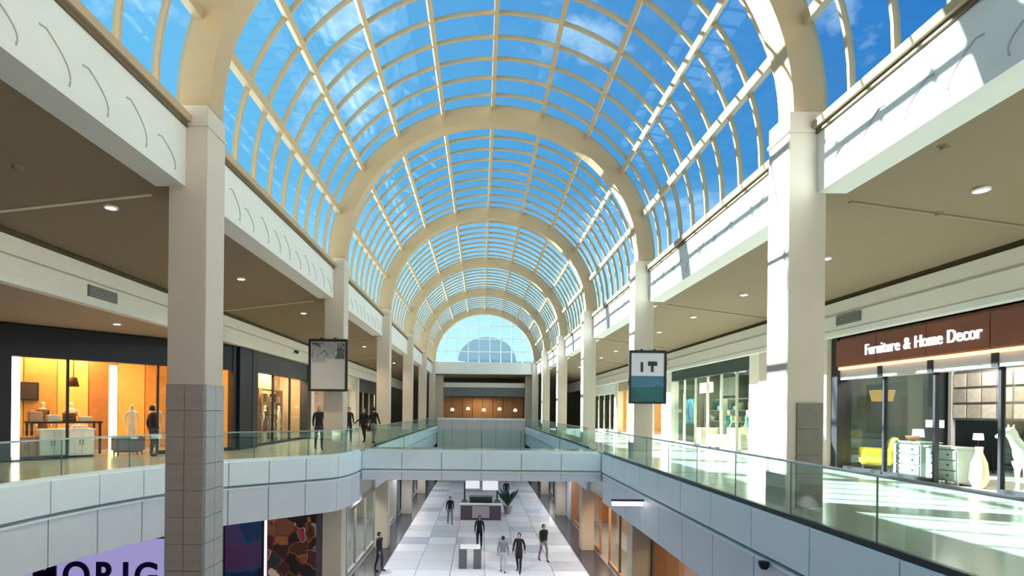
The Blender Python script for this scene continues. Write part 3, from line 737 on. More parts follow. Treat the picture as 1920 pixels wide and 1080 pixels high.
def purple_sign():
    s = thing('shop_sign', 'lavender lit sign with dark purple letters under the left balcony', 'sign', (-11.5, 16.2, -4.4))
    MB().box(-3.5, 2.6, 0.0, 0.14, 0.0, 2.0).build('sign_board', emat('lavender', (0.46, 0.41, 0.80), 0.36), s)
    MB().box(-3.5, 2.6, -0.08, 0.16, 2.0, 2.12).build('sign_edge', DARK, s)
    lettering('MORIG', 1.12, mat('deep_purple', (0.02, 0.005, 0.09), 0.4), s, lambda q: Matrix(((1, 0, 0, -2.02 + q), (0, 0, -1, -0.04), (0, 1, 0, 0.48), (0, 0, 0, 1))), gap=0.20, squeeze=0.92)
purple_sign()
t = thing('blade_light', 'white glowing bar projecting from the right fascia near the bridge corner', 'light', (XR, 14.5, -0.95))
MB().box(-0.88, 0.0, -0.05, 0.05, 0.10, 0.15).build('arm', STEEL, t); MB().box(-0.86, -0.02, -0.05, 0.05, -0.02, 0.10).build('diffuser', emat('strip_white', (1.0, 0.97, 0.92), 1.6), t)

# ------------------------------------------------------------------ hanging banners on the second columns
def banner(label, x, y, z0, z1, w, faces, arm):
    r = thing('framed_banner', label, 'banner', (x, y, z0), 0)
    h = z1 - z0
    MB().box(0, w, 0, 0.10, h - 0.09, h).build('frame_rail', DARK, r); MB().box(0, w, 0, 0.10, 0, 0.07).build('frame_rail', DARK, r)
    MB().box(0, 0.07, 0, 0.10, 0.07, h - 0.09).build('frame_stile', DARK, r); MB().box(w - 0.07, w, 0, 0.10, 0.07, h - 0.09).build('frame_stile', DARK, r)
    for i, (a, b, c, d, m) in enumerate(faces): MB().box(a * w, b * w, 0.03 - 0.004 * i, 0.07, c * h, d * h).build('printed_face', m, r)
    MB().box(w * 0.3, w * 0.36, 0.02, 0.6, h, h + 0.05).build('bracket', STEEL, r); MB().box(w * 0.64, w * 0.70, 0.02, 0.6, h, h + 0.05).build('bracket', STEEL, r)
    return r
GP = mat('poster_grey', (0.52, 0.52, 0.50), 0.5, var=0.1)
banner('black framed banner with pale grey print hanging at the second left column', -5.65, 17.4, 2.15, 3.86, 1.27,
       [(0.05, 0.95, 0.04, 0.95, GP), (0.08, 0.92, 0.62, 0.93, print_mat('print_photo', [(0.05, 0.05, 0.05), (0.4, 0.42, 0.4), (0.08, 0.08, 0.08), (0.5, 0.5, 0.5)], 3.2, 2.2)), (0.10, 0.42, 0.55, 0.66, mat('poster_mid', (0.35, 0.36, 0.40), 0.5))], -1)
bn = banner('black framed banner with white top and teal lower half at the second right column', 4.82, 17.4, 1.85, 3.60, 1.22,
       [(0.05, 0.95, 0.04, 0.95, mat('poster_white', (0.66, 0.68, 0.76), 0.5)), (0.05, 0.95, 0.30, 0.52, print_mat('print_sea', [(0.03, 0.09, 0.20), (0.06, 0.20, 0.30), (0.04, 0.15, 0.26)], 2.0, 5.0)), (0.05, 0.95, 0.04, 0.31, print_mat('print_teal', [(0.0, 0.05, 0.07), (0.0, 0.13, 0.14), (0.0, 0.09, 0.10)], 2.2, 1.0))], 1)
DK = mat('print_ink', (0.03, 0.03, 0.05), 0.5)
MB().box(0.38, 0.46, 0.012, 0.02, 1.04, 1.36).build('printed_mark', DK, bn); MB().box(0.62, 0.92, 0.012, 0.02, 1.24, 1.38).build('printed_mark', DK, bn); MB().box(0.72, 0.80, 0.012, 0.02, 1.04, 1.24).build('printed_mark', DK, bn)

# ------------------------------------------------------------------ downlights, vents, camera dome
NUM = ['one', 'two', 'three', 'four', 'five', 'six', 'seven', 'eight', 'nine', 'ten']
def downlights():
    sl_l = (4.90 - 5.36) / (-8.9 + 5.13); sl_r = (4.82 - 5.36) / (9.9 - 5.73)
    proto = {}
    def one(x, y, z, label, power, grp, col=(1.0, 0.80, 0.55)):
        r = thing('downlight', label, 'light', (x, y, z), 0, grp)
        if 'ring' not in proto:
            proto['ring'] = MB().lathe([(0.085, -0.02), (0.115, -0.02), (0.12, 0.01), (0.08, 0.01)], n=16).mesh('trim_ring'); proto['ring'].materials.append(WHITE)
            proto['lens'] = MB().lathe([(0.01, -0.022), (0.082, -0.022), (0.082, -0.004), (0.01, -0.004)], n=16).mesh('lens'); proto['lens'].materials.append(emat('lens_glow', (1.0, 0.9, 0.72), 7.0))
        link('trim_ring', proto['ring'], None, r); link('lens', proto['lens'], None, r)
        l = bpy.data.lights.new('light_source', 'SPOT'); l.energy = power; l.color = col; l.spot_size = 2.3; l.spot_blend = 0.6; l.shadow_soft_size = 0.08
        o = bpy.data.objects.new('light_source', l); COL.objects.link(o); o.parent = r; o.location = (0, 0, -0.04)
    for k in range(8):
        y = 9.6 + 5.2 * k
        one(-6.7, y, 5.36 + sl_l * (-6.7 + 5.13) - 0.01, 'recessed round downlight in the left gallery ceiling, number %s from the viewer' % NUM[k], 260, 'downlights of the left gallery')
    for k in range(10):
        y = 8.3 + 3.75 * k
        one(7.75, y, 5.36 + sl_r * (7.75 - 5.73) - 0.01, 'recessed round downlight in the right gallery ceiling, number %s from the viewer' % NUM[k], 90, 'downlights of the right gallery')
    for k in range(6):  # downlights added under galleries and bridge to brighten the lower floor
        one(-4.95, 23.5 + 5.0 * k, -1.71, 'added round downlight in the lower left ceiling, number %s from the bridge' % NUM[k], 190, 'added downlights of the lower level', (0.95, 0.95, 1.0))
        one(5.15, 23.5 + 5.0 * k, -1.71, 'added round downlight in the lower right ceiling, number %s from the bridge' % NUM[k], 190, 'added downlights of the lower level', (0.95, 0.95, 1.0))
    for k in range(3):
        one(-2.4 + 2.6 * k, 21.1, -1.01, 'added round downlight under the cross bridge, number %s from the left' % NUM[k], 190, 'added downlights of the lower level', (0.95, 0.95, 1.0))
    one(-10.2, 14.9, 3.89, 'small round downlight in the soffit before the amber lit shop', 110, None)
downlights()
def vent(label, x, y, z, sgn):
    r = thing('air_vent', label, 'vent', (x, y, z))
    MB().box(-0.012, 0.012, -0.48, 0.48, -0.13, 0.13).build('vent_frame', mat('vent_grey', (0.16, 0.17, 0.15), 0.6), r)
    for k in range(5): MB().box(-0.03, 0.03, -0.45, 0.45, -0.11 + k * 0.05, -0.085 + k * 0.05).build('slat', mat('vent_slat', (0.25, 0.26, 0.23), 0.5), r)
vent('dark slatted air vent in the cream bulkhead left of the left column', -8.885, 12.5, 4.20, 1)
vent('dark slatted air vent in the bulkhead above the furniture sign', 9.885, 14.4, 4.16, -1)
d = thing('security_camera', 'small black dome camera on the groove of the right fascia', 'camera', (4.40, 8.25, -0.78))
MB().lathe([(0.02, -0.06), (0.05, -0.05), (0.07, -0.02), (0.07, 0.02), (0.03, 0.03)], n=14).build('dome', DARK, d, smooth=True); MB().lathe([(0.08, 0.02), (0.08, 0.06), (0.05, 0.07)], n=14).build('mount', DARK, d)

# ------------------------------------------------------------------ people
SKIN = mat('skin', (0.55, 0.34, 0.24), 0.6)
def skin_mesh(name, joints, bones, sub=2):
    """joints {key:(x,y,z,rx,ry)}; first key is the root"""
    keys = list(joints); me = bpy.data.meshes.new(name)
    me.from_pydata([joints[k][:3] for k in keys], [(keys.index(a), keys.index(b)) for a, b in bones], [])
    o = bpy.data.objects.new(name, me); COL.objects.link(o)
    o.modifiers.new('skin', 'SKIN').use_smooth_shade = True
    for i, k in enumerate(keys):
        sv = me.skin_vertices[0].data[i]; sv.radius = joints[k][3:5]; sv.use_root = (i == 0)
    sm = o.modifiers.new('sub', 'SUBSURF'); sm.levels = sub; sm.render_levels = sub
    dg = bpy.context.evaluated_depsgraph_get(); dg.update()
    res = bpy.data.meshes.new_from_object(o.evaluated_get(dg)); bpy.data.objects.remove(o); res.name = name
    for p in res.polygons: p.use_smooth = True
    return res
def person(label, loc, rz, top, legs, hair, h=1.66, stride=0.12, arm=0.0, bag=None, coat=False, shoes=None):
    r = thing('person', label, 'person', loc, rz, None)
    s = h / 1.70
    J = {'pelvis': (0, 0, .93, .145, .11), 'waist': (0, 0, 1.08, .135, .10), 'chest': (0, .01, 1.28, .165, .115), 'collar': (0, 0, 1.41, .11, .085), 'neck': (0, -.01, 1.48, .052, .055), 'chin': (0, -.02, 1.545, .062, .075), 'brow': (0, -.015, 1.62, .074, .092), 'crown': (0, -.005, 1.675, .05, .06)}
    B = [('pelvis', 'waist'), ('waist', 'chest'), ('chest', 'collar'), ('collar', 'neck'), ('neck', 'chin'), ('chin', 'brow'), ('brow', 'crown')]
    for q, sg in (('l', -1), ('r', 1)):
        st = stride * sg
        J[q + 'hip'] = (.09 * sg, 0, .86, .095, .095); J[q + 'knee'] = (.10 * sg, -st * .55 - .02, .50, .062, .066); J[q + 'calf'] = (.10 * sg, -st * .75 + .03, .32, .056, .060)
        J[q + 'ankle'] = (.10 * sg, -st + .04, .09, .038, .042); J[q + 'heel'] = (.10 * sg, -st + .05, .045, .042, .040); J[q + 'toe'] = (.11 * sg, -st - .13, .032, .042, .028)
        J[q + 'sho'] = (.175 * sg, 0, 1.385, .062, .062); J[q + 'elb'] = (.225 * sg, .04 + st * .4 - arm * .1, 1.12, .043, .046); J[q + 'wri'] = (.235 * sg, -.03 + st * .8 - arm * .28, .90 + arm * .16, .030, .032); J[q + 'pal'] = (.232 * sg, -.05 + st * .85 - arm * .33, .83 + arm * .16, .022, .038); J[q + 'fin'] = (.225 * sg, -.07 + st * .9 - arm * .37, .765 + arm * .15, .016, .026)
        B += [('pelvis', q + 'hip'), (q + 'hip', q + 'knee'), (q + 'knee', q + 'calf'), (q + 'calf', q + 'ankle'), (q + 'ankle', q + 'heel'), (q + 'heel', q + 'toe'), ('collar', q + 'sho'), (q + 'sho', q + 'elb'), (q + 'elb', q + 'wri'), (q + 'wri', q + 'pal'), (q + 'pal', q + 'fin')]
    J = {k: tuple(c * s for c in v) for k, v in J.items()}
    me = skin_mesh('body', J, B, 1)
    for m in (SKIN, top, legs, shoes or DARK): me.materials.append(m)
    for p in me.polygons:
        c = p.center / s
        if c.z > 1.475: i = 0
        elif abs(c.x) > .17 and c.z < .92: i = 0
        elif c.z > (0.62 if coat and abs(c.x) < .2 else .94) or abs(c.x) > .185 and c.z > .9: i = 1
        elif c.z > .10: i = 2
        else: i = 3
        p.material_index = i
    body = link('body', me, None, r)
    # hair cap
    vs = []; fs = []; n, m = 12, 6
    mb = MB()
    prof = [(0.001, 1.715), (0.05, 1.705), (0.083, 1.675), (0.097, 1.63), (0.097, 1.585), (0.085, 1.545 - (0.07 if hair[1] else 0)), (0.06, 1.53 - (0.09 if hair[1] else 0))]
    mb.lathe([(a * s, b * s) for a, b in prof], (0, 0.018 * s, 0), 14)
    mb.v = [(x * 0.86, y * 1.02 + (0.035 * s if y < -0.05 * s and z < 1.64 * s else 0), z) for x, y, z in mb.v]
    mb.build('hair', hair[0], r, smooth=True)
    if coat:
        MB().lathe([(0.155 * s, .62 * s), (0.16 * s, .8 * s), (0.15 * s, 1.0 * s)], n=12).build('coat_skirt', top, r, smooth=True)
    if bag:
        g = MB().box(.25 * s, .33 * s, -.14 * s, .16 * s, .55 * s, .86 * s).build('bag', bag, r, bevel=0.02)
        MB().tube([(.29 * s, -.08 * s, .86 * s), (.285 * s, -.06 * s, .98 * s), (.285 * s, .05 * s, .98 * s), (.29 * s, .08 * s, .86 * s)], .008, 6).build('bag_handle', bag, g)
    return r
HB = (mat('hair_black', (0.015, 0.012, 0.01), 0.5), False); HL = (mat('hair_blond', (0.50, 0.33, 0.16), 0.5), True); HBL = (HB[0], True)
BLK = mat('black_cloth', (0.012, 0.012, 0.015), 0.8); DEN = mat('dark_denim', (0.03, 0.045, 0.08), 0.8); GRC = mat('grey_cloth', (0.18, 0.19, 0.20), 0.8); PAL = mat('pale_cloth', (0.45, 0.46, 0.48), 0.8)
NVC = mat('navy_cloth', (0.015, 0.02, 0.045), 0.8)
person('person in black standing at the amber lit shop beside the left column', PA(7.05, -0.55), 2.6, BLK, DEN, HB, 1.62, 0.05)
person('person with fair hair in a black jacket under the pale grey banner', (-6.25, 20.6, 0), 0.5, BLK, DEN, HL, 1.70, 0.10)
person('person in a dark coat walking right of the second left column, left of a pair', (-6.3, 25.4, 0), 0.3, BLK, NVC, HB, 1.66, 0.2)
person('person in black with arms forward, middle of the shoppers past the second left column', (-5.6, 25.6, 0), -0.4, BLK, BLK, HBL, 1.62, 0.16, arm=0.8, bag=BLK)
person('person in black trousers, rightmost of the shoppers past the second left column', (-5.0, 24.9, 0), 2.8, BLK, GRC, HB, 1.68, 0.2)
person('person in black on the lower floor left of the kiosk', (-1.85, 33.0, LOWZ), 0.2, BLK, GRC, HB, 1.70, 0.18)
person('person in black top just behind the white topped bench on the lower floor', (-0.02, 27.2, LOWZ), 0.0, BLK, BLK, HBL, 1.66, 0.15)
person('person in black on the lower floor near the right border tiles', (3.0, 25.0, LOWZ), 0.4, BLK, GRC, HB, 1.72, 0.22)
person('person in dark coat in the lower foreground, centre right of the floor', (1.72, 23.3, LOWZ), -0.3, BLK, BLK, HB, 1.70, 0.2, coat=True)
person('person in grey with dark hair in the lower foreground, left of the dark coat', (1.02, 23.2, LOWZ), 3.0, GRC, PAL, HB, 1.58, 0.15)
person('person in black at the lower left shop windows', (-4.35, 23.2, LOWZ), 1.2, BLK, DEN, HB, 1.70, 0.12)
person('person in black standing far back on the lower floor right of the kiosk', (2.0, 41.0, LOWZ), 0.1, BLK, DEN, HB, 1.70, 0.12)

# ------------------------------------------------------------------ lower floor: kiosk, bench, plant
k = thing('kiosk', 'white and dark retail kiosk in the middle of the lower floor', 'kiosk', (0.05, 35.2, LOWZ))
PUR = mat('kiosk_plum', (0.10, 0.08, 0.11), 0.5)
MB().box(-1.3, 1.3, -1.0, -0.6, 0, 0.95).build('front_counter', PUR, k); MB().box(-1.35, 1.35, -1.05, -0.5, 0.95, 1.02).build('counter_top', WHITE, k)
MB().box(-1.3, -0.9, -0.6, 1.2, 0, 0.95).build('side_counter', PUR, k); MB().box(0.9, 1.3, -0.6, 1.2, 0, 0.95).build('side_counter', PUR, k)
MB().box(-0.55, 0.55, -1.06, -1.0, 0.15, 0.9).build('counter_panel', mat('kiosk_mauve', (0.45, 0.42, 0.47), 0.5), k)
for x in (-1.1, 1.1): MB().box(x - 0.05, x + 0.05, 0.9, 1.0, 0.95, 2.2).build('post', STEEL, k)
MB().box(-1.05, -0.1, 0.85, 1.05, 1.75, 2.35).build('screen', emat('screen_white', (0.9, 0.92, 0.95), 0.45), k); MB().box(0.1, 1.15, 0.85, 1.05, 1.65, 2.35).build('screen', emat('screen_white', (0.9, 0.92, 0.95), 0.45), k)
MB().box(-1.2, 1.2, 0.8, 1.1, 2.35, 2.5).build('canopy', WHITE, k)
MB().box(-0.75, 0.75, -0.2, 0.5, 0.0, 1.35).build('display_case', mat('case_dark', (0.03, 0.035, 0.045), 0.2), k)
b = thing('bench', 'white topped bench block in the lower foreground before a person in black', 'bench', (-0.42, 23.9, LOWZ))
MB().box(-0.45, 0.45, -0.3, 0.3, 0.88, 0.96).build('bench_top', WHITE, b, bevel=0.015); MB().box(-0.5, -0.15, -0.28, 0.28, 0, 0.88).build('pedestal', mat('slate', (0.10, 0.12, 0.13), 0.5), b); MB().box(0.15, 0.5, -0.28, 0.28, 0, 0.88).build('pedestal', mat('slate', (0.10, 0.12, 0.13), 0.5), b)
p = thing('potted_plant', 'dark leafy plant in a pot beside the kiosk on the lower floor', 'plant', (1.9, 36.5, LOWZ))
MB().lathe([(0.22, 0), (0.32, 0.5), (0.34, 0.55), (0.28, 0.55)], n=16).build('pot', mat('pot_grey', (0.3, 0.3, 0.28), 0.6), p)
LEAF = mat('leaf_green', (0.03, 0.08, 0.03), 0.5)
for q in range(26):
    a = q * 2.4; tl = 0.15 + 0.5 * (q % 5) / 5; zb = 0.6 + 0.05 * (q % 7); L_ = 0.9 + 0.25 * math.sin(q)
    dx, dy = math.cos(a), math.sin(a); P0 = Vector((0.05 * dx, 0.05 * dy, 0.55)); P1 = P0 + Vector((dx * L_ * tl * .6, dy * L_ * tl * .6, L_ * .7)); P2 = P0 + Vector((dx * L_ * tl * 1.5, dy * L_ * tl * 1.5, L_ * 0.95)); sd = Vector((-dy, dx, 0)) * 0.09; up = Vector((0, 0, 0.012))
    MB().add([P0 - sd * .2, P0 + sd * .2, P1 + sd, P2, P1 - sd, P0 + up, P1 + up * 1.5, P2 + up], [(0, 1, 2, 3, 4), (1, 0, 5), (0, 4, 6, 5), (1, 5, 6, 2), (2, 6, 7, 3), (4, 3, 7, 6)]).build('leaf', LEAF, p)

# ------------------------------------------------------------------ furniture shop goods
def armchair(label, loc, rz, m):
    r = thing('armchair', label, 'armchair', loc, rz)
    MB().box(-0.36, 0.36, -0.34, 0.32, 0.20, 0.42).build('seat', m, r, bevel=0.05)
    MB().add([(-0.38, 0.22, 0.25), (0.38, 0.22, 0.25), (0.42, 0.40, 0.95), (-0.42, 0.40, 0.95), (-0.38, 0.38, 0.25), (0.38, 0.38, 0.25), (0.42, 0.52, 0.95), (-0.42, 0.52, 0.95)], [(0, 1, 2, 3), (5, 4, 7, 6), (0, 3, 7, 4), (1, 5, 6, 2), (3, 2, 6, 7), (0, 4, 5, 1)]).build('backrest', m, r, bevel=0.04)
    for sx in (-1, 1):
        xs = sorted((sx * 0.36, sx * 0.48)); MB().box(xs[0], xs[1], -0.32, 0.36, 0.22, 0.64).build('arm', m, r, bevel=0.04)
        for sy in (-0.28, 0.30): MB().tube([(sx * 0.36, sy, 0.22), (sx * 0.40, sy * 1.08, 0)], 0.022, 8, 0.014).build('leg', STEEL, r)
    return r
armchair('yellow upholstered armchair in the furniture shop window', (10.95, 14.85, 0.0), -PI / 2 - 0.5, mat('yellow_fabric', (0.80, 0.66, 0.06), 0.8))
def dresser(label, loc, rz, m, w=0.95, h=0.95, n=3):
    r = thing('dresser', label, 'dresser', loc, rz)
    MB().box(-w / 2, w / 2, -0.22, 0.25, 0.08, h - 0.04).build('carcass', m, r); MB().box(-w / 2 - 0.03, w / 2 + 0.03, -0.27, 0.28, h - 0.04, h).build('top', m, r)
    dh = (h - 0.16) / n
    for i in range(n):
        q = MB().box(-w / 2 + 0.03, w / 2 - 0.03, -0.25, -0.22, 0.11 + i * dh, 0.08 + (i + 1) * dh).build('drawer', m, r)
        for sx in (-0.25, 0.25): MB().lathe([(0.006, 0), (0.02, 0.01), (0.016, 0.03)], n=8).build('knob', STEEL, q, loc=(sx * w, -0.25, 0.10 + (i + 0.5) * dh), rot=(PI / 2, 0, 0))
    for sx in (-1, 1):
        for sy in (-0.18, 0.2): MB().box(sx * (w / 2 - 0.06) - 0.025, sx * (w / 2 - 0.06) + 0.025, sy - 0.025, sy + 0.025, 0, 0.08).build('foot', m, r)
    return r
PG = mat('pale_sage', (0.30, 0.36, 0.32), 0.5)
dresser('pale sage dresser under the gallery frame in the furniture shop, nearer the yellow armchair', (10.85, 13.3, 0), RZR, PG, 0.85, 0.92)
dresser('pale sage dresser in the furniture shop, nearer the white animal statue', (10.85, 12.3, 0), RZR, PG, 0.85, 0.86)
def vase(label, loc, m, prof):
    return tag(MB().lathe(prof, n=18).build('vase', m, smooth=True, loc=loc), label, 'vase')
vase('small orange brown bowl on the left sage dresser', (10.85, 13.4, 0.92), mat('terracotta', (0.45, 0.18, 0.07), 0.5), [(0.04, 0), (0.13, 0.06), (0.16, 0.13), (0.14, 0.12), (0.03, 0.02)])
vase('beige bulb vase standing beside the right sage dresser', (10.8, 11.55, 0), mat('beige_ceramic', (0.62, 0.50, 0.36), 0.4), [(0.10, 0), (0.17, 0.2), (0.14, 0.55), (0.06, 0.78), (0.07, 0.90), (0.05, 0.90)])
def table_lamp(label, loc, lit=1.6, s=1.0):
    r = thing('table_lamp', label, 'lamp', loc)
    MB().lathe([(0.07 * s, 0), (0.075 * s, 0.02 * s), (0.015 * s, 0.04 * s), (0.02 * s, 0.18 * s), (0.012 * s, 0.25 * s)], n=12).build('base', STEEL, r, smooth=True)
    MB().lathe([(0.15 * s, 0.22 * s), (0.13 * s, 0.45 * s), (0.02 * s, 0.45 * s)], n=16).build('shade', emat('shade_%g' % lit, (1.0, 0.97, 0.9), lit), r, smooth=True)
    return r
def side_table(label, loc, h, w, m):
    r = thing('side_table', label, 'table', loc)
    MB().box(-w / 2, w / 2, -w / 2, w / 2, h - 0.04, h).build('tabletop', m, r, bevel=0.008)
    for sx in (-1, 1):
        for sy in (-1, 1): MB().tube([(sx * (w / 2 - 0.05), sy * (w / 2 - 0.05), h - 0.04), (sx * (w / 2 - 0.03), sy * (w / 2 - 0.03), 0)], 0.02, 8).build('leg', m, r)
    return r
side_table('small dark side table behind the yellow armchair under a white lamp', (12.3, 16.0 - 1.0, 0), 0.75, 0.5, DARK)
table_lamp('white cube shade lamp on the dark side table in the furniture shop', (12.3, 15.0, 0.75), 1.4, 0.95)
side_table('tall dark plant stand table at the left end of the furniture window', (13.9, 14.9, 0), 0.72, 0.5, DARK)
table_lamp('small white lamp on the tall dark stand at the back of the furniture shop', (13.9, 14.9, 0.72), 1.2, 0.8)
# pendant drum, gallery frame, price board, bookcase
r = thing('pendant_lamp', 'amber drum pendant lamp hanging at the left of the furniture shop', 'lamp', (11.2, 14.9, 1.95))
MB().lathe([(0.24, 0), (0.30, 0.30), (0.28, 0.31), (0.03, 0.31)], n=20).build('shade', emat('drum_amber', (0.62, 0.42, 0.14), 0.55), r, smooth=True); MB().tube([(0, 0, 0.3), (0, 0, 1.9)], 0.012, 6).build('cord', STEEL, r)
r = thing('gallery_frame', 'pale grey ornate framed panel standing on legs in the furniture shop', 'screen', (13.35, 14.0, 1.45), RZR)
MB().box(-1.1, 1.1, 0, 0.06, 0, 1.35).build('backing', mat('frame_back', (0.16, 0.16, 0.17), 0.6), r)
for i in range(5):
    for j in range(3): MB().box(-1.05 + i * 0.43, -0.68 + i * 0.43, -0.03, 0, 0.06 + j * 0.43, 0.42 + j * 0.43).build('panel', mat('frame_panel%d' % ((i + j) % 2), (0.42, 0.40, 0.38) if (i + j) % 2 else (0.62, 0.60, 0.58), 0.5, var=0.3, scale=9), r)
MB().box(-1.18, -1.08, -0.06, 0.06, -1.45, 1.42).build('frame_stile', mat('frame_silver', (0.5, 0.5, 0.52), 0.4), r); MB().box(1.08, 1.18, -0.06, 0.06, -1.45, 1.42).build('frame_stile', mat('frame_silver', (0.5, 0.5, 0.52), 0.4), r)
area_light('light_source', (0, -1.2, 1.9), 0.8, 35, (1, 0.9, 0.8), r, rot=(-0.9, 0, 0))
r = thing('price_board', 'small white printed board hanging inside the furniture shop', 'sign', (11.9, 14.0, 1.25), RZR)
MB().box(-0.28, 0.28, 0, 0.02, 0.0, 0.20).build('board', emat('board_white', (0.85, 0.9, 0.9), 0.8), r); MB().tube([(-0.2, 0.01, 0.2), (-0.2, 0.01, 2.5)], 0.005, 5).build('wire', STEEL, r); MB().tube([(0.2, 0.01, 0.2), (0.2, 0.01, 2.5)], 0.005, 5).build('wire', STEEL, r)
r = thing('bookcase', 'dark green open bookcase at the back of the furniture shop', 'bookcase', (14.2, 11.4, 0), RZR)
GRN = mat('bottle_green', (0.02, 0.06, 0.045), 0.5)
for x in (-1.0, 1.0): MB().box(x - 0.04, x + 0.04, -0.2, 0.2, 0, 2.2).build('side_panel', GRN, r)
for z in (0.05, 0.55, 1.05, 1.55, 2.16): MB().box(-0.96, 0.96, -0.2, 0.2, z, z + 0.04).build('shelf', GRN, r)
# animal statue
def statue():
    r = thing('animal_statue', 'white standing foal statue at the right edge before the furniture shop', 'statue', (11.28, 11.0, 0), 0.0)
    J = {'hip': (0.55, 0, .78, .15, .17), 'belly': (0.22, 0, .76, .16, .18), 'chest': (-0.08, 0, .80, .16, .18), 'neck0': (-.20, 0, .96, .10, .13), 'neck1': (-.30, 0, 1.14, .075, .10), 'poll': (-.36, 0, 1.26, .07, .085), 'brow': (-.44, 0, 1.25, .06, .075), 'muz': (-.58, 0, 1.17, .042, .050), 'nose': (-.66, 0, 1.13, .036, .036), 'tail0': (.72, 0, .80, .05, .05), 'tail1': (.80, 0, .50, .05, .04)}
    B = [('hip', 'belly'), ('belly', 'chest'), ('chest', 'neck0'), ('neck0', 'neck1'), ('neck1', 'poll'), ('poll', 'brow'), ('brow', 'muz'), ('muz', 'nose'), ('hip', 'tail0'), ('tail0', 'tail1')]
    for q, s in (('a', -1), ('b', 1)):
        J[q + 'sh'] = (-.10, .09 * s, .62, .07, .08); J[q + 'kn'] = (-.12, .09 * s, .36, .042, .045); J[q + 'fet'] = (-.10, .09 * s, .10, .030, .030); J[q + 'hof'] = (-.13, .09 * s, .03, .045, .045)
        J[q + 'th'] = (.58, .09 * s, .58, .08, .10); J[q + 'hk'] = (.68, .09 * s, .34, .042, .045); J[q + 'ft2'] = (.63, .09 * s, .10, .032, .032); J[q + 'hf2'] = (.60, .09 * s, .03, .045, .045)
        J[q + 'ear'] = (-.35, .05 * s, 1.33, .022, .018); J[q + 'ear2'] = (-.34, .06 * s, 1.40, .008, .008)
        B += [('chest', q + 'sh'), (q + 'sh', q + 'kn'), (q + 'kn', q + 'fet'), (q + 'fet', q + 'hof'), ('hip', q + 'th'), (q + 'th', q + 'hk'), (q + 'hk', q + 'ft2'), (q + 'ft2', q + 'hf2'), ('poll', q + 'ear'), (q + 'ear', q + 'ear2')]
    link('body', skin_mesh('body', J, B, 2), mat('statue_white', (0.85, 0.82, 0.76), 0.4), r)
    MB().box(-0.35, 0.85, -0.22, 0.22, -0.0, 0.012).build('plinth', WHITE, r)
statue()

# ------------------------------------------------------------------ goods of the amber lit shop (left)
def mannequin(label, loc, rz, m, h=1.72, cloth=None):
    r = thing('mannequin', label, 'mannequin', loc, rz)
    s = h / 1.7
    J = {'p': (0, 0, .92, .13, .10), 'w': (0, 0, 1.08, .10, .08), 'c': (0, 0, 1.28, .14, .10), 'k': (0, 0, 1.40, .09, .07), 'n': (0, 0, 1.48, .045, .045), 'h': (0, -.01, 1.58, .07, .085), 't': (0, 0, 1.67, .05, .055)}
    B = [('p', 'w'), ('w', 'c'), ('c', 'k'), ('k', 'n'), ('n', 'h'), ('h', 't')]
    for q, g in (('l', -1), ('r', 1)):
        J[q + 'a'] = (.16 * g, 0, 1.37, .05, .05); J[q + 'e'] = (.22 * g, .04, 1.12, .036, .036); J[q + 'f'] = (.20 * g, -.06, .86, .026, .03)
        J[q + 'i'] = (.08 * g, 0, .85, .085, .085); J[q + 'j'] = (.09 * g, -.02, .48, .055, .055); J[q + 'b'] = (.10 * g, .02, .08, .034, .036); J[q + 'o'] = (.10 * g, -.10, .03, .035, .025)
        B += [('k', q + 'a'), (q + 'a', q + 'e'), (q + 'e', q + 'f'), ('p', q + 'i'), (q + 'i', q + 'j'), (q + 'j', q + 'b'), (q + 'b', q + 'o')]
    J = {k: tuple(c * s for c in v) for k, v in J.items()}
    me = skin_mesh('body', J, B, 1); me.materials.append(m); me.materials.append(cloth or m)
    for p in me.polygons: p.material_index = 1 if .5 < p.center.z / s < 1.42 and abs(p.center.x) < .19 * s else 0
    link('body', me, None, r)
    MB().lathe([(0.2, 0), (0.2, 0.012), (0.02, 0.014)], n=16).build('stand', STEEL, r)
    return r
MW = mat('mannequin_ivory', (0.80, 0.72, 0.60), 0.4)
CW = mat('cloth_white', (0.82, 0.78, 0.70), 0.8); CP = mat('cloth_blush', (0.72, 0.48, 0.38), 0.8); CB = mat('cloth_brown', (0.18, 0.07, 0.03), 0.7)
def cabinet(label, l, v, w, h, m):
    r = thing('display_cabinet', label, 'cabinet', PA(l, v), RZA)
    MB().box(-w / 2, w / 2, -0.25, 0.25, 0.06, h).build('carcass', m, r); MB().box(-w / 2 - 0.02, w / 2 + 0.02, -0.28, 0.28, h, h + 0.04).build('worktop', m, r)
    for i in range(2):
        d_ = MB().box(-w / 2 + 0.02 + i * w / 2, -0.02 + i * w / 2, -0.275, -0.25, 0.10, h - 0.04).build('door', m, r)
        MB().box(-0.06 + (0.08 if i else 0), -0.045 + (0.08 if i else 0), -0.30, -0.275, h * 0.45, h * 0.65).build('handle', STEEL, d_)
    MB().box(-w / 2 + 0.03, w / 2 - 0.03, -0.22, 0.22, 0, 0.06).build('kickboard', DARK, r)
cabinet('white two door display cabinet in the amber lit shop, nearer the lit door jamb', 4.72, 0.75, 0.62, 0.84, WHITE)
cabinet('white two door display cabinet in the amber lit shop, nearer the glowing column', 5.42, 0.75, 0.66, 0.84, WHITE)
cabinet('low brown timber cabinet beside the lit white door jamb', 4.15, 0.95, 0.42, 0.62, BROWN)
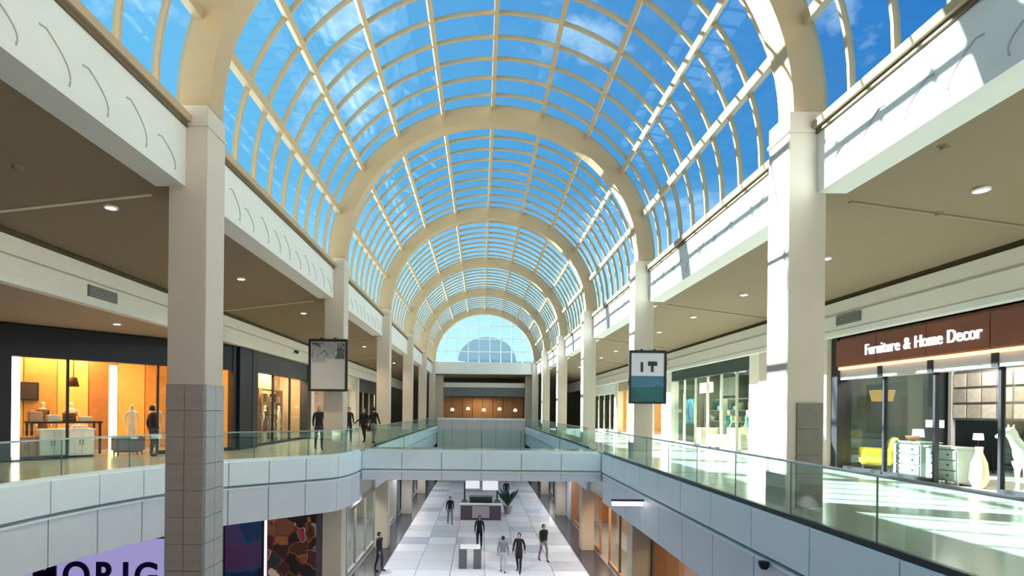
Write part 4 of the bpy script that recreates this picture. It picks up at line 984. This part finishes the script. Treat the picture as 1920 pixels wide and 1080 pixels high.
def goods_table(label, l, v, w, h):
    r = thing('display_table', label, 'table', PA(l, v), RZA)
    MB().box(-w / 2, w / 2, -0.4, 0.4, h - 0.06, h).build('tabletop', DARK, r)
    for sx in (-1, 1):
        for sy in (-0.34, 0.34): MB().box(sx * (w / 2 - 0.06) - 0.03, sx * (w / 2 - 0.06) + 0.03, sy - 0.03, sy + 0.03, 0, h - 0.06).build('leg', DARK, r)
goods_table('black display table with folded clothes behind the white cabinets', 5.3, 2.0, 1.9, 1.08)
def stack(label, l, v, z, w, n, m):
    r = thing('folded_clothes', label, 'clothes', PA(l, v, z), RZA)
    for i in range(n): MB().box(-w / 2 + 0.01 * (i % 2), w / 2 - 0.008 * (i % 3), -0.17, 0.17, i * 0.055, i * 0.055 + 0.05).build('garment', m, r, bevel=0.015)
stack('tall blush folded clothes pile at the left of the black display table', 4.55, 1.95, 1.08, 0.36, 6, CP)
stack('white folded clothes pile second from left on the black display table', 5.0, 1.95, 1.08, 0.36, 4, CW)
stack('brown folded clothes pile in the middle of the black display table', 5.42, 1.95, 1.08, 0.34, 5, CB)
stack('low white folded clothes pile near the right end of the black display table', 5.85, 1.95, 1.08, 0.36, 3, CW)
stack('low white folded pile on the cabinet nearer the glowing column', 5.42, 0.75, 0.88, 0.4, 2, CW)
mannequin('ivory mannequin in brown dress behind the black display table', PA(4.9, 2.85), RZA + 0.3, MW, 1.75, CB)
mannequin('ivory mannequin in blush dress at the back left of the amber lit shop', PA(5.7, 3.0), RZA - 0.2, MW, 1.75, CP)
mannequin('ivory mannequin in white beside the glowing column', PA(7.1, 1.6), RZA + 0.1, MW, 1.7, CW)
mannequin('ivory mannequin in white half hidden by the left stone column', PA(7.75, 1.3), RZA - 0.3, MW, 1.72, CW)
r = thing('wall_picture', 'dark framed screen on the timber boards above the brown cabinet', 'picture', PA(4.55, 3.50, 1.75), RZA)
MB().box(-0.36, 0.36, 0, 0.06, 0, 0.62).build('frame', DARK, r); MB().box(-0.31, 0.31, -0.012, 0, 0.05, 0.57).build('picture_face', mat('umber_face', (0.06, 0.035, 0.02), 0.3), r)
r = thing('pendant_lamp', 'slim brown pendant lamp hanging in the amber lit shop', 'lamp', PA(5.35, 1.2, 2.2))
MB().lathe([(0.16, 0), (0.10, 0.28), (0.02, 0.32)], n=14).build('shade', CB, r, smooth=True); MB().tube([(0, 0, 0.3), (0, 0, 1.55)], 0.012, 6).build('cord', STEEL, r)
r = thing('ottoman', 'grey purple upholstered ottoman between glowing column and person in black', 'ottoman', PA(6.75, 0.75), RZA)
MB().box(-0.42, 0.42, -0.3, 0.3, 0.08, 0.62).build('cushion', mat('mauve_fabric', (0.20, 0.17, 0.22), 0.8), r, bevel=0.06)
for sx in (-0.34, 0.34):
    for sy in (-0.22, 0.22): MB().tube([(sx, sy, 0.1), (sx, sy, 0)], 0.02, 8).build('leg', STEEL, r)
# tan shop window
mannequin('mannequin in pale dress in the tan shop window, left one', (-9.62, 22.4, 0.0), -1.3, MW, 1.74, CW)
mannequin('mannequin in brown dress in the tan shop window, middle one', (-9.66, 23.9, 0.0), -1.6, MW, 1.74, CB)
mannequin('mannequin in blush dress in the tan shop window, right one', (-9.62, 25.4, 0.0), -1.4, MW, 1.74, CP)

# ------------------------------------------------------------------ goods of the green header shop (right)
TEALP = print_mat('print_darkteal', [(0.01, 0.03, 0.04), (0.02, 0.08, 0.11), (0.01, 0.04, 0.05), (0.05, 0.16, 0.18)], 1.6, 4.2)
def display_board(label, y0, y1, z0, z1, x, m):
    r = thing('window_board', label, 'sign', (x, y1, z0), RZR)
    MB().box(0, y1 - y0, 0, 0.05, 0, z1 - z0).build('board', m, r); MB().box(-0.03, 0, -0.01, 0.06, 0, z1 - z0).build('edge', WHITE, r); MB().box(y1 - y0, y1 - y0 + 0.03, -0.01, 0.06, 0, z1 - z0).build('edge', WHITE, r)
    for q in (0.2, 0.8): MB().tube([((y1 - y0) * q, 0.02, z1 - z0), ((y1 - y0) * q, 0.02, 3.7 - z0)], 0.008, 5).build('wire', STEEL, r)
display_board('dark teal printed board hanging in the green header shop window', 26.9, 28.3, 1.0, 2.45, 10.75, TEALP)
display_board('bright white light box hanging high in the green header shop', 25.2, 26.6, 2.55, 3.05, 10.9, emat('lightbox', (1.0, 0.98, 0.92), 1.5))
display_board('pale grey board hanging high in the green header shop near the ivory pier', 22.8, 24.3, 2.35, 3.15, 10.9, mat('board_sage', (0.50, 0.52, 0.44), 0.6))
CY = mat('cube_cream', (0.80, 0.76, 0.52), 0.5)
for i, (y, x, h, w, lab) in enumerate([(21.3, 10.9, 0.75, 0.8, 'cream display plinth nearest the ivory pier'), (22.6, 11.0, 0.95, 0.8, 'taller cream display plinth in the green header shop'), (24.2, 10.9, 0.6, 0.9, 'low cream display plinth under the pale grey board'), (26.0, 11.0, 0.85, 0.8, 'cream display plinth under the white light box')]):
    r = thing('display_plinth', lab, 'plinth', (x, y, 0))
    MB().box(-w / 2, w / 2, -w / 2, w / 2, 0.05, h).build('block', CY, r, bevel=0.01); MB().box(-w / 2 + 0.04, w / 2 - 0.04, -w / 2 + 0.04, w / 2 - 0.04, 0, 0.05).build('plinth_base', DARK, r)
mannequin('teal dressed mannequin in the green header shop beside the light box', (11.6, 25.0, 0), RZR, MW, 1.75, mat('cloth_teal', (0.05, 0.30, 0.32), 0.8))
mannequin('green dressed mannequin in the green header shop near the ivory pier', (11.7, 23.4, 0), RZR, MW, 1.75, mat('cloth_green', (0.04, 0.14, 0.07), 0.8))
# shelving and more goods of the green header shop
def shelving(label, loc, rz, w, h, n, m, cat='shelf'):
    r = thing('shelving_unit', label, cat, loc, rz)
    for x in (-w / 2, w / 2 - 0.05): MB().box(x, x + 0.05, 0, 0.35, 0, h).build('side_panel', m, r)
    for i in range(n + 1): MB().box(-w / 2 + 0.05, w / 2 - 0.05, 0, 0.35, 0.06 + i * (h - 0.12) / n, 0.10 + i * (h - 0.12) / n).build('shelf', m, r)
    return [0.10 + i * (h - 0.12) / n for i in range(n)]
SAGE = mat('shelf_sage', (0.40, 0.46, 0.36), 0.5)
BOXM = [mat('box_ivory', (0.78, 0.76, 0.62), 0.6), mat('box_teal', (0.06, 0.26, 0.28), 0.6), mat('box_green', (0.10, 0.22, 0.12), 0.6), mat('box_white', (0.82, 0.84, 0.80), 0.6), mat('box_tan', (0.55, 0.40, 0.22), 0.6)]
CN = {'box_ivory': 'ivory', 'box_teal': 'teal', 'box_green': 'green', 'box_white': 'white', 'box_tan': 'tan', 'cloth_white': 'white', 'cloth_brown': 'brown', 'cloth_tan': 'tan', 'cloth_blush': 'blush'}
def goods(units, name, cat, group, lab, where):
    k = 0
    for (loc, rz, w, zs) in units:
        for j, z in enumerate(zs):
            x = -w / 2 + 0.12
            while x < w / 2 - 0.3:
                bw = random.uniform(0.16, 0.3); bh = random.uniform(0.18, 0.4)
                c, s_ = math.cos(rz), math.sin(rz); lx = x + bw / 2; ly = 0.17
                o = MB().box(-bw / 2, bw / 2, -0.12, 0.12, 0, bh).build(name, BOXM[(k * 7 + j) % 5], None, loc=(loc[0] + c * lx - s_ * ly, loc[1] + s_ * lx + c * ly, loc[2] + z), rot=(0, 0, rz), bevel=0.012)
                tag(o, '%s box on the %s shelf of the %s' % (CN[BOXM[(k * 7 + j) % 5].name], ('lowest', 'second', 'third', 'top')[j], lab[units.index((loc, rz, w, zs))]), cat, group); k += 1; x += bw + random.uniform(0.10, 0.42)
units = []
for y, lab in ((27.6, 'sage shelving unit with boxes behind the dark teal board'), (24.9, 'sage shelving unit with boxes under the white light box'), (22.3, 'sage shelving unit with boxes nearest the ivory pier')):
    units.append(((12.0, y, 0), RZR, 2.2, shelving(lab, (12.0, y, 0), RZR, 2.2, 2.3, 4, SAGE)))
goods(units, 'goods_box', 'box', 'boxes on the sage shelving', ['sage shelving behind the teal board', 'sage shelving under the light box', 'sage shelving nearest the ivory pier'], '')
units = [((-10.12, 23.0, 0), PI / 2, 2.6, shelving('brown shelving unit at the left of the tan shop window', (-10.12, 23.0, 0), PI / 2, 2.6, 2.5, 4, BROWN)), ((-10.12, 25.9, 0), PI / 2, 2.6, shelving('brown shelving unit at the right of the tan shop window', (-10.12, 25.9, 0), PI / 2, 2.6, 2.5, 4, BROWN))]
BOXM[:] = [CW, CB, mat('cloth_tan', (0.55, 0.36, 0.2), 0.8), CP, mat('box_ivory', (0.78, 0.76, 0.62), 0.6)]
goods(units, 'goods_box', 'box', 'boxes on the brown shelving', ['left brown shelving in the tan shop', 'right brown shelving in the tan shop'], '')
# ceiling detectors and small cameras
def detector(label, x, y, z):
    r = thing('smoke_detector', label, 'detector', (x, y, z)); MB().lathe([(0.03, -0.05), (0.05, -0.045), (0.065, -0.01), (0.065, 0.0)], n=14).build('cap', mat('detector_brown', (0.20, 0.16, 0.10), 0.6), r, smooth=True); MB().lathe([(0.08, -0.006), (0.08, 0.004), (0.02, 0.004)], n=14).build('base_ring', mat('detector_ring', (0.35, 0.30, 0.2), 0.6), r)
sr = (4.82 - 5.36) / (9.9 - 5.73); sl_ = (4.90 - 5.36) / (-8.9 + 5.13)
detector('small brown ceiling detector nearest the sunlit right beam', 6.35, 7.35, 5.36 + sr * (6.35 - 5.73))
detector('small brown ceiling detector above the furniture sign side of the right ceiling', 7.9, 8.75 + 0.5, 5.36 + sr * (7.9 - 5.73))
detector('small dark ceiling detector in the left gallery ceiling near the picture edge', -6.95, 7.95, 5.36 + sl_ * (-6.95 + 5.13))
def wall_camera(label, x, y, z, sg):
    r = thing('wall_camera', label, 'camera', (x, y, z)); MB().box(-0.02, 0.02, -0.06, 0.06, -0.06, 0.06).build('bracket', STEEL, r); MB().tube([(sg * 0.02, 0, 0), (sg * 0.12, -0.05, -0.03), (sg * 0.16, -0.22, -0.08)], 0.06, 10).build('housing', DARK, r)
wall_camera('small black camera on the cream bulkhead left of the pale grey banner', -8.87, 25.4, 4.30, 1)
wall_camera('small black camera on the bulkhead right of the teal banner', 9.87, 28.5, 4.15, -1)
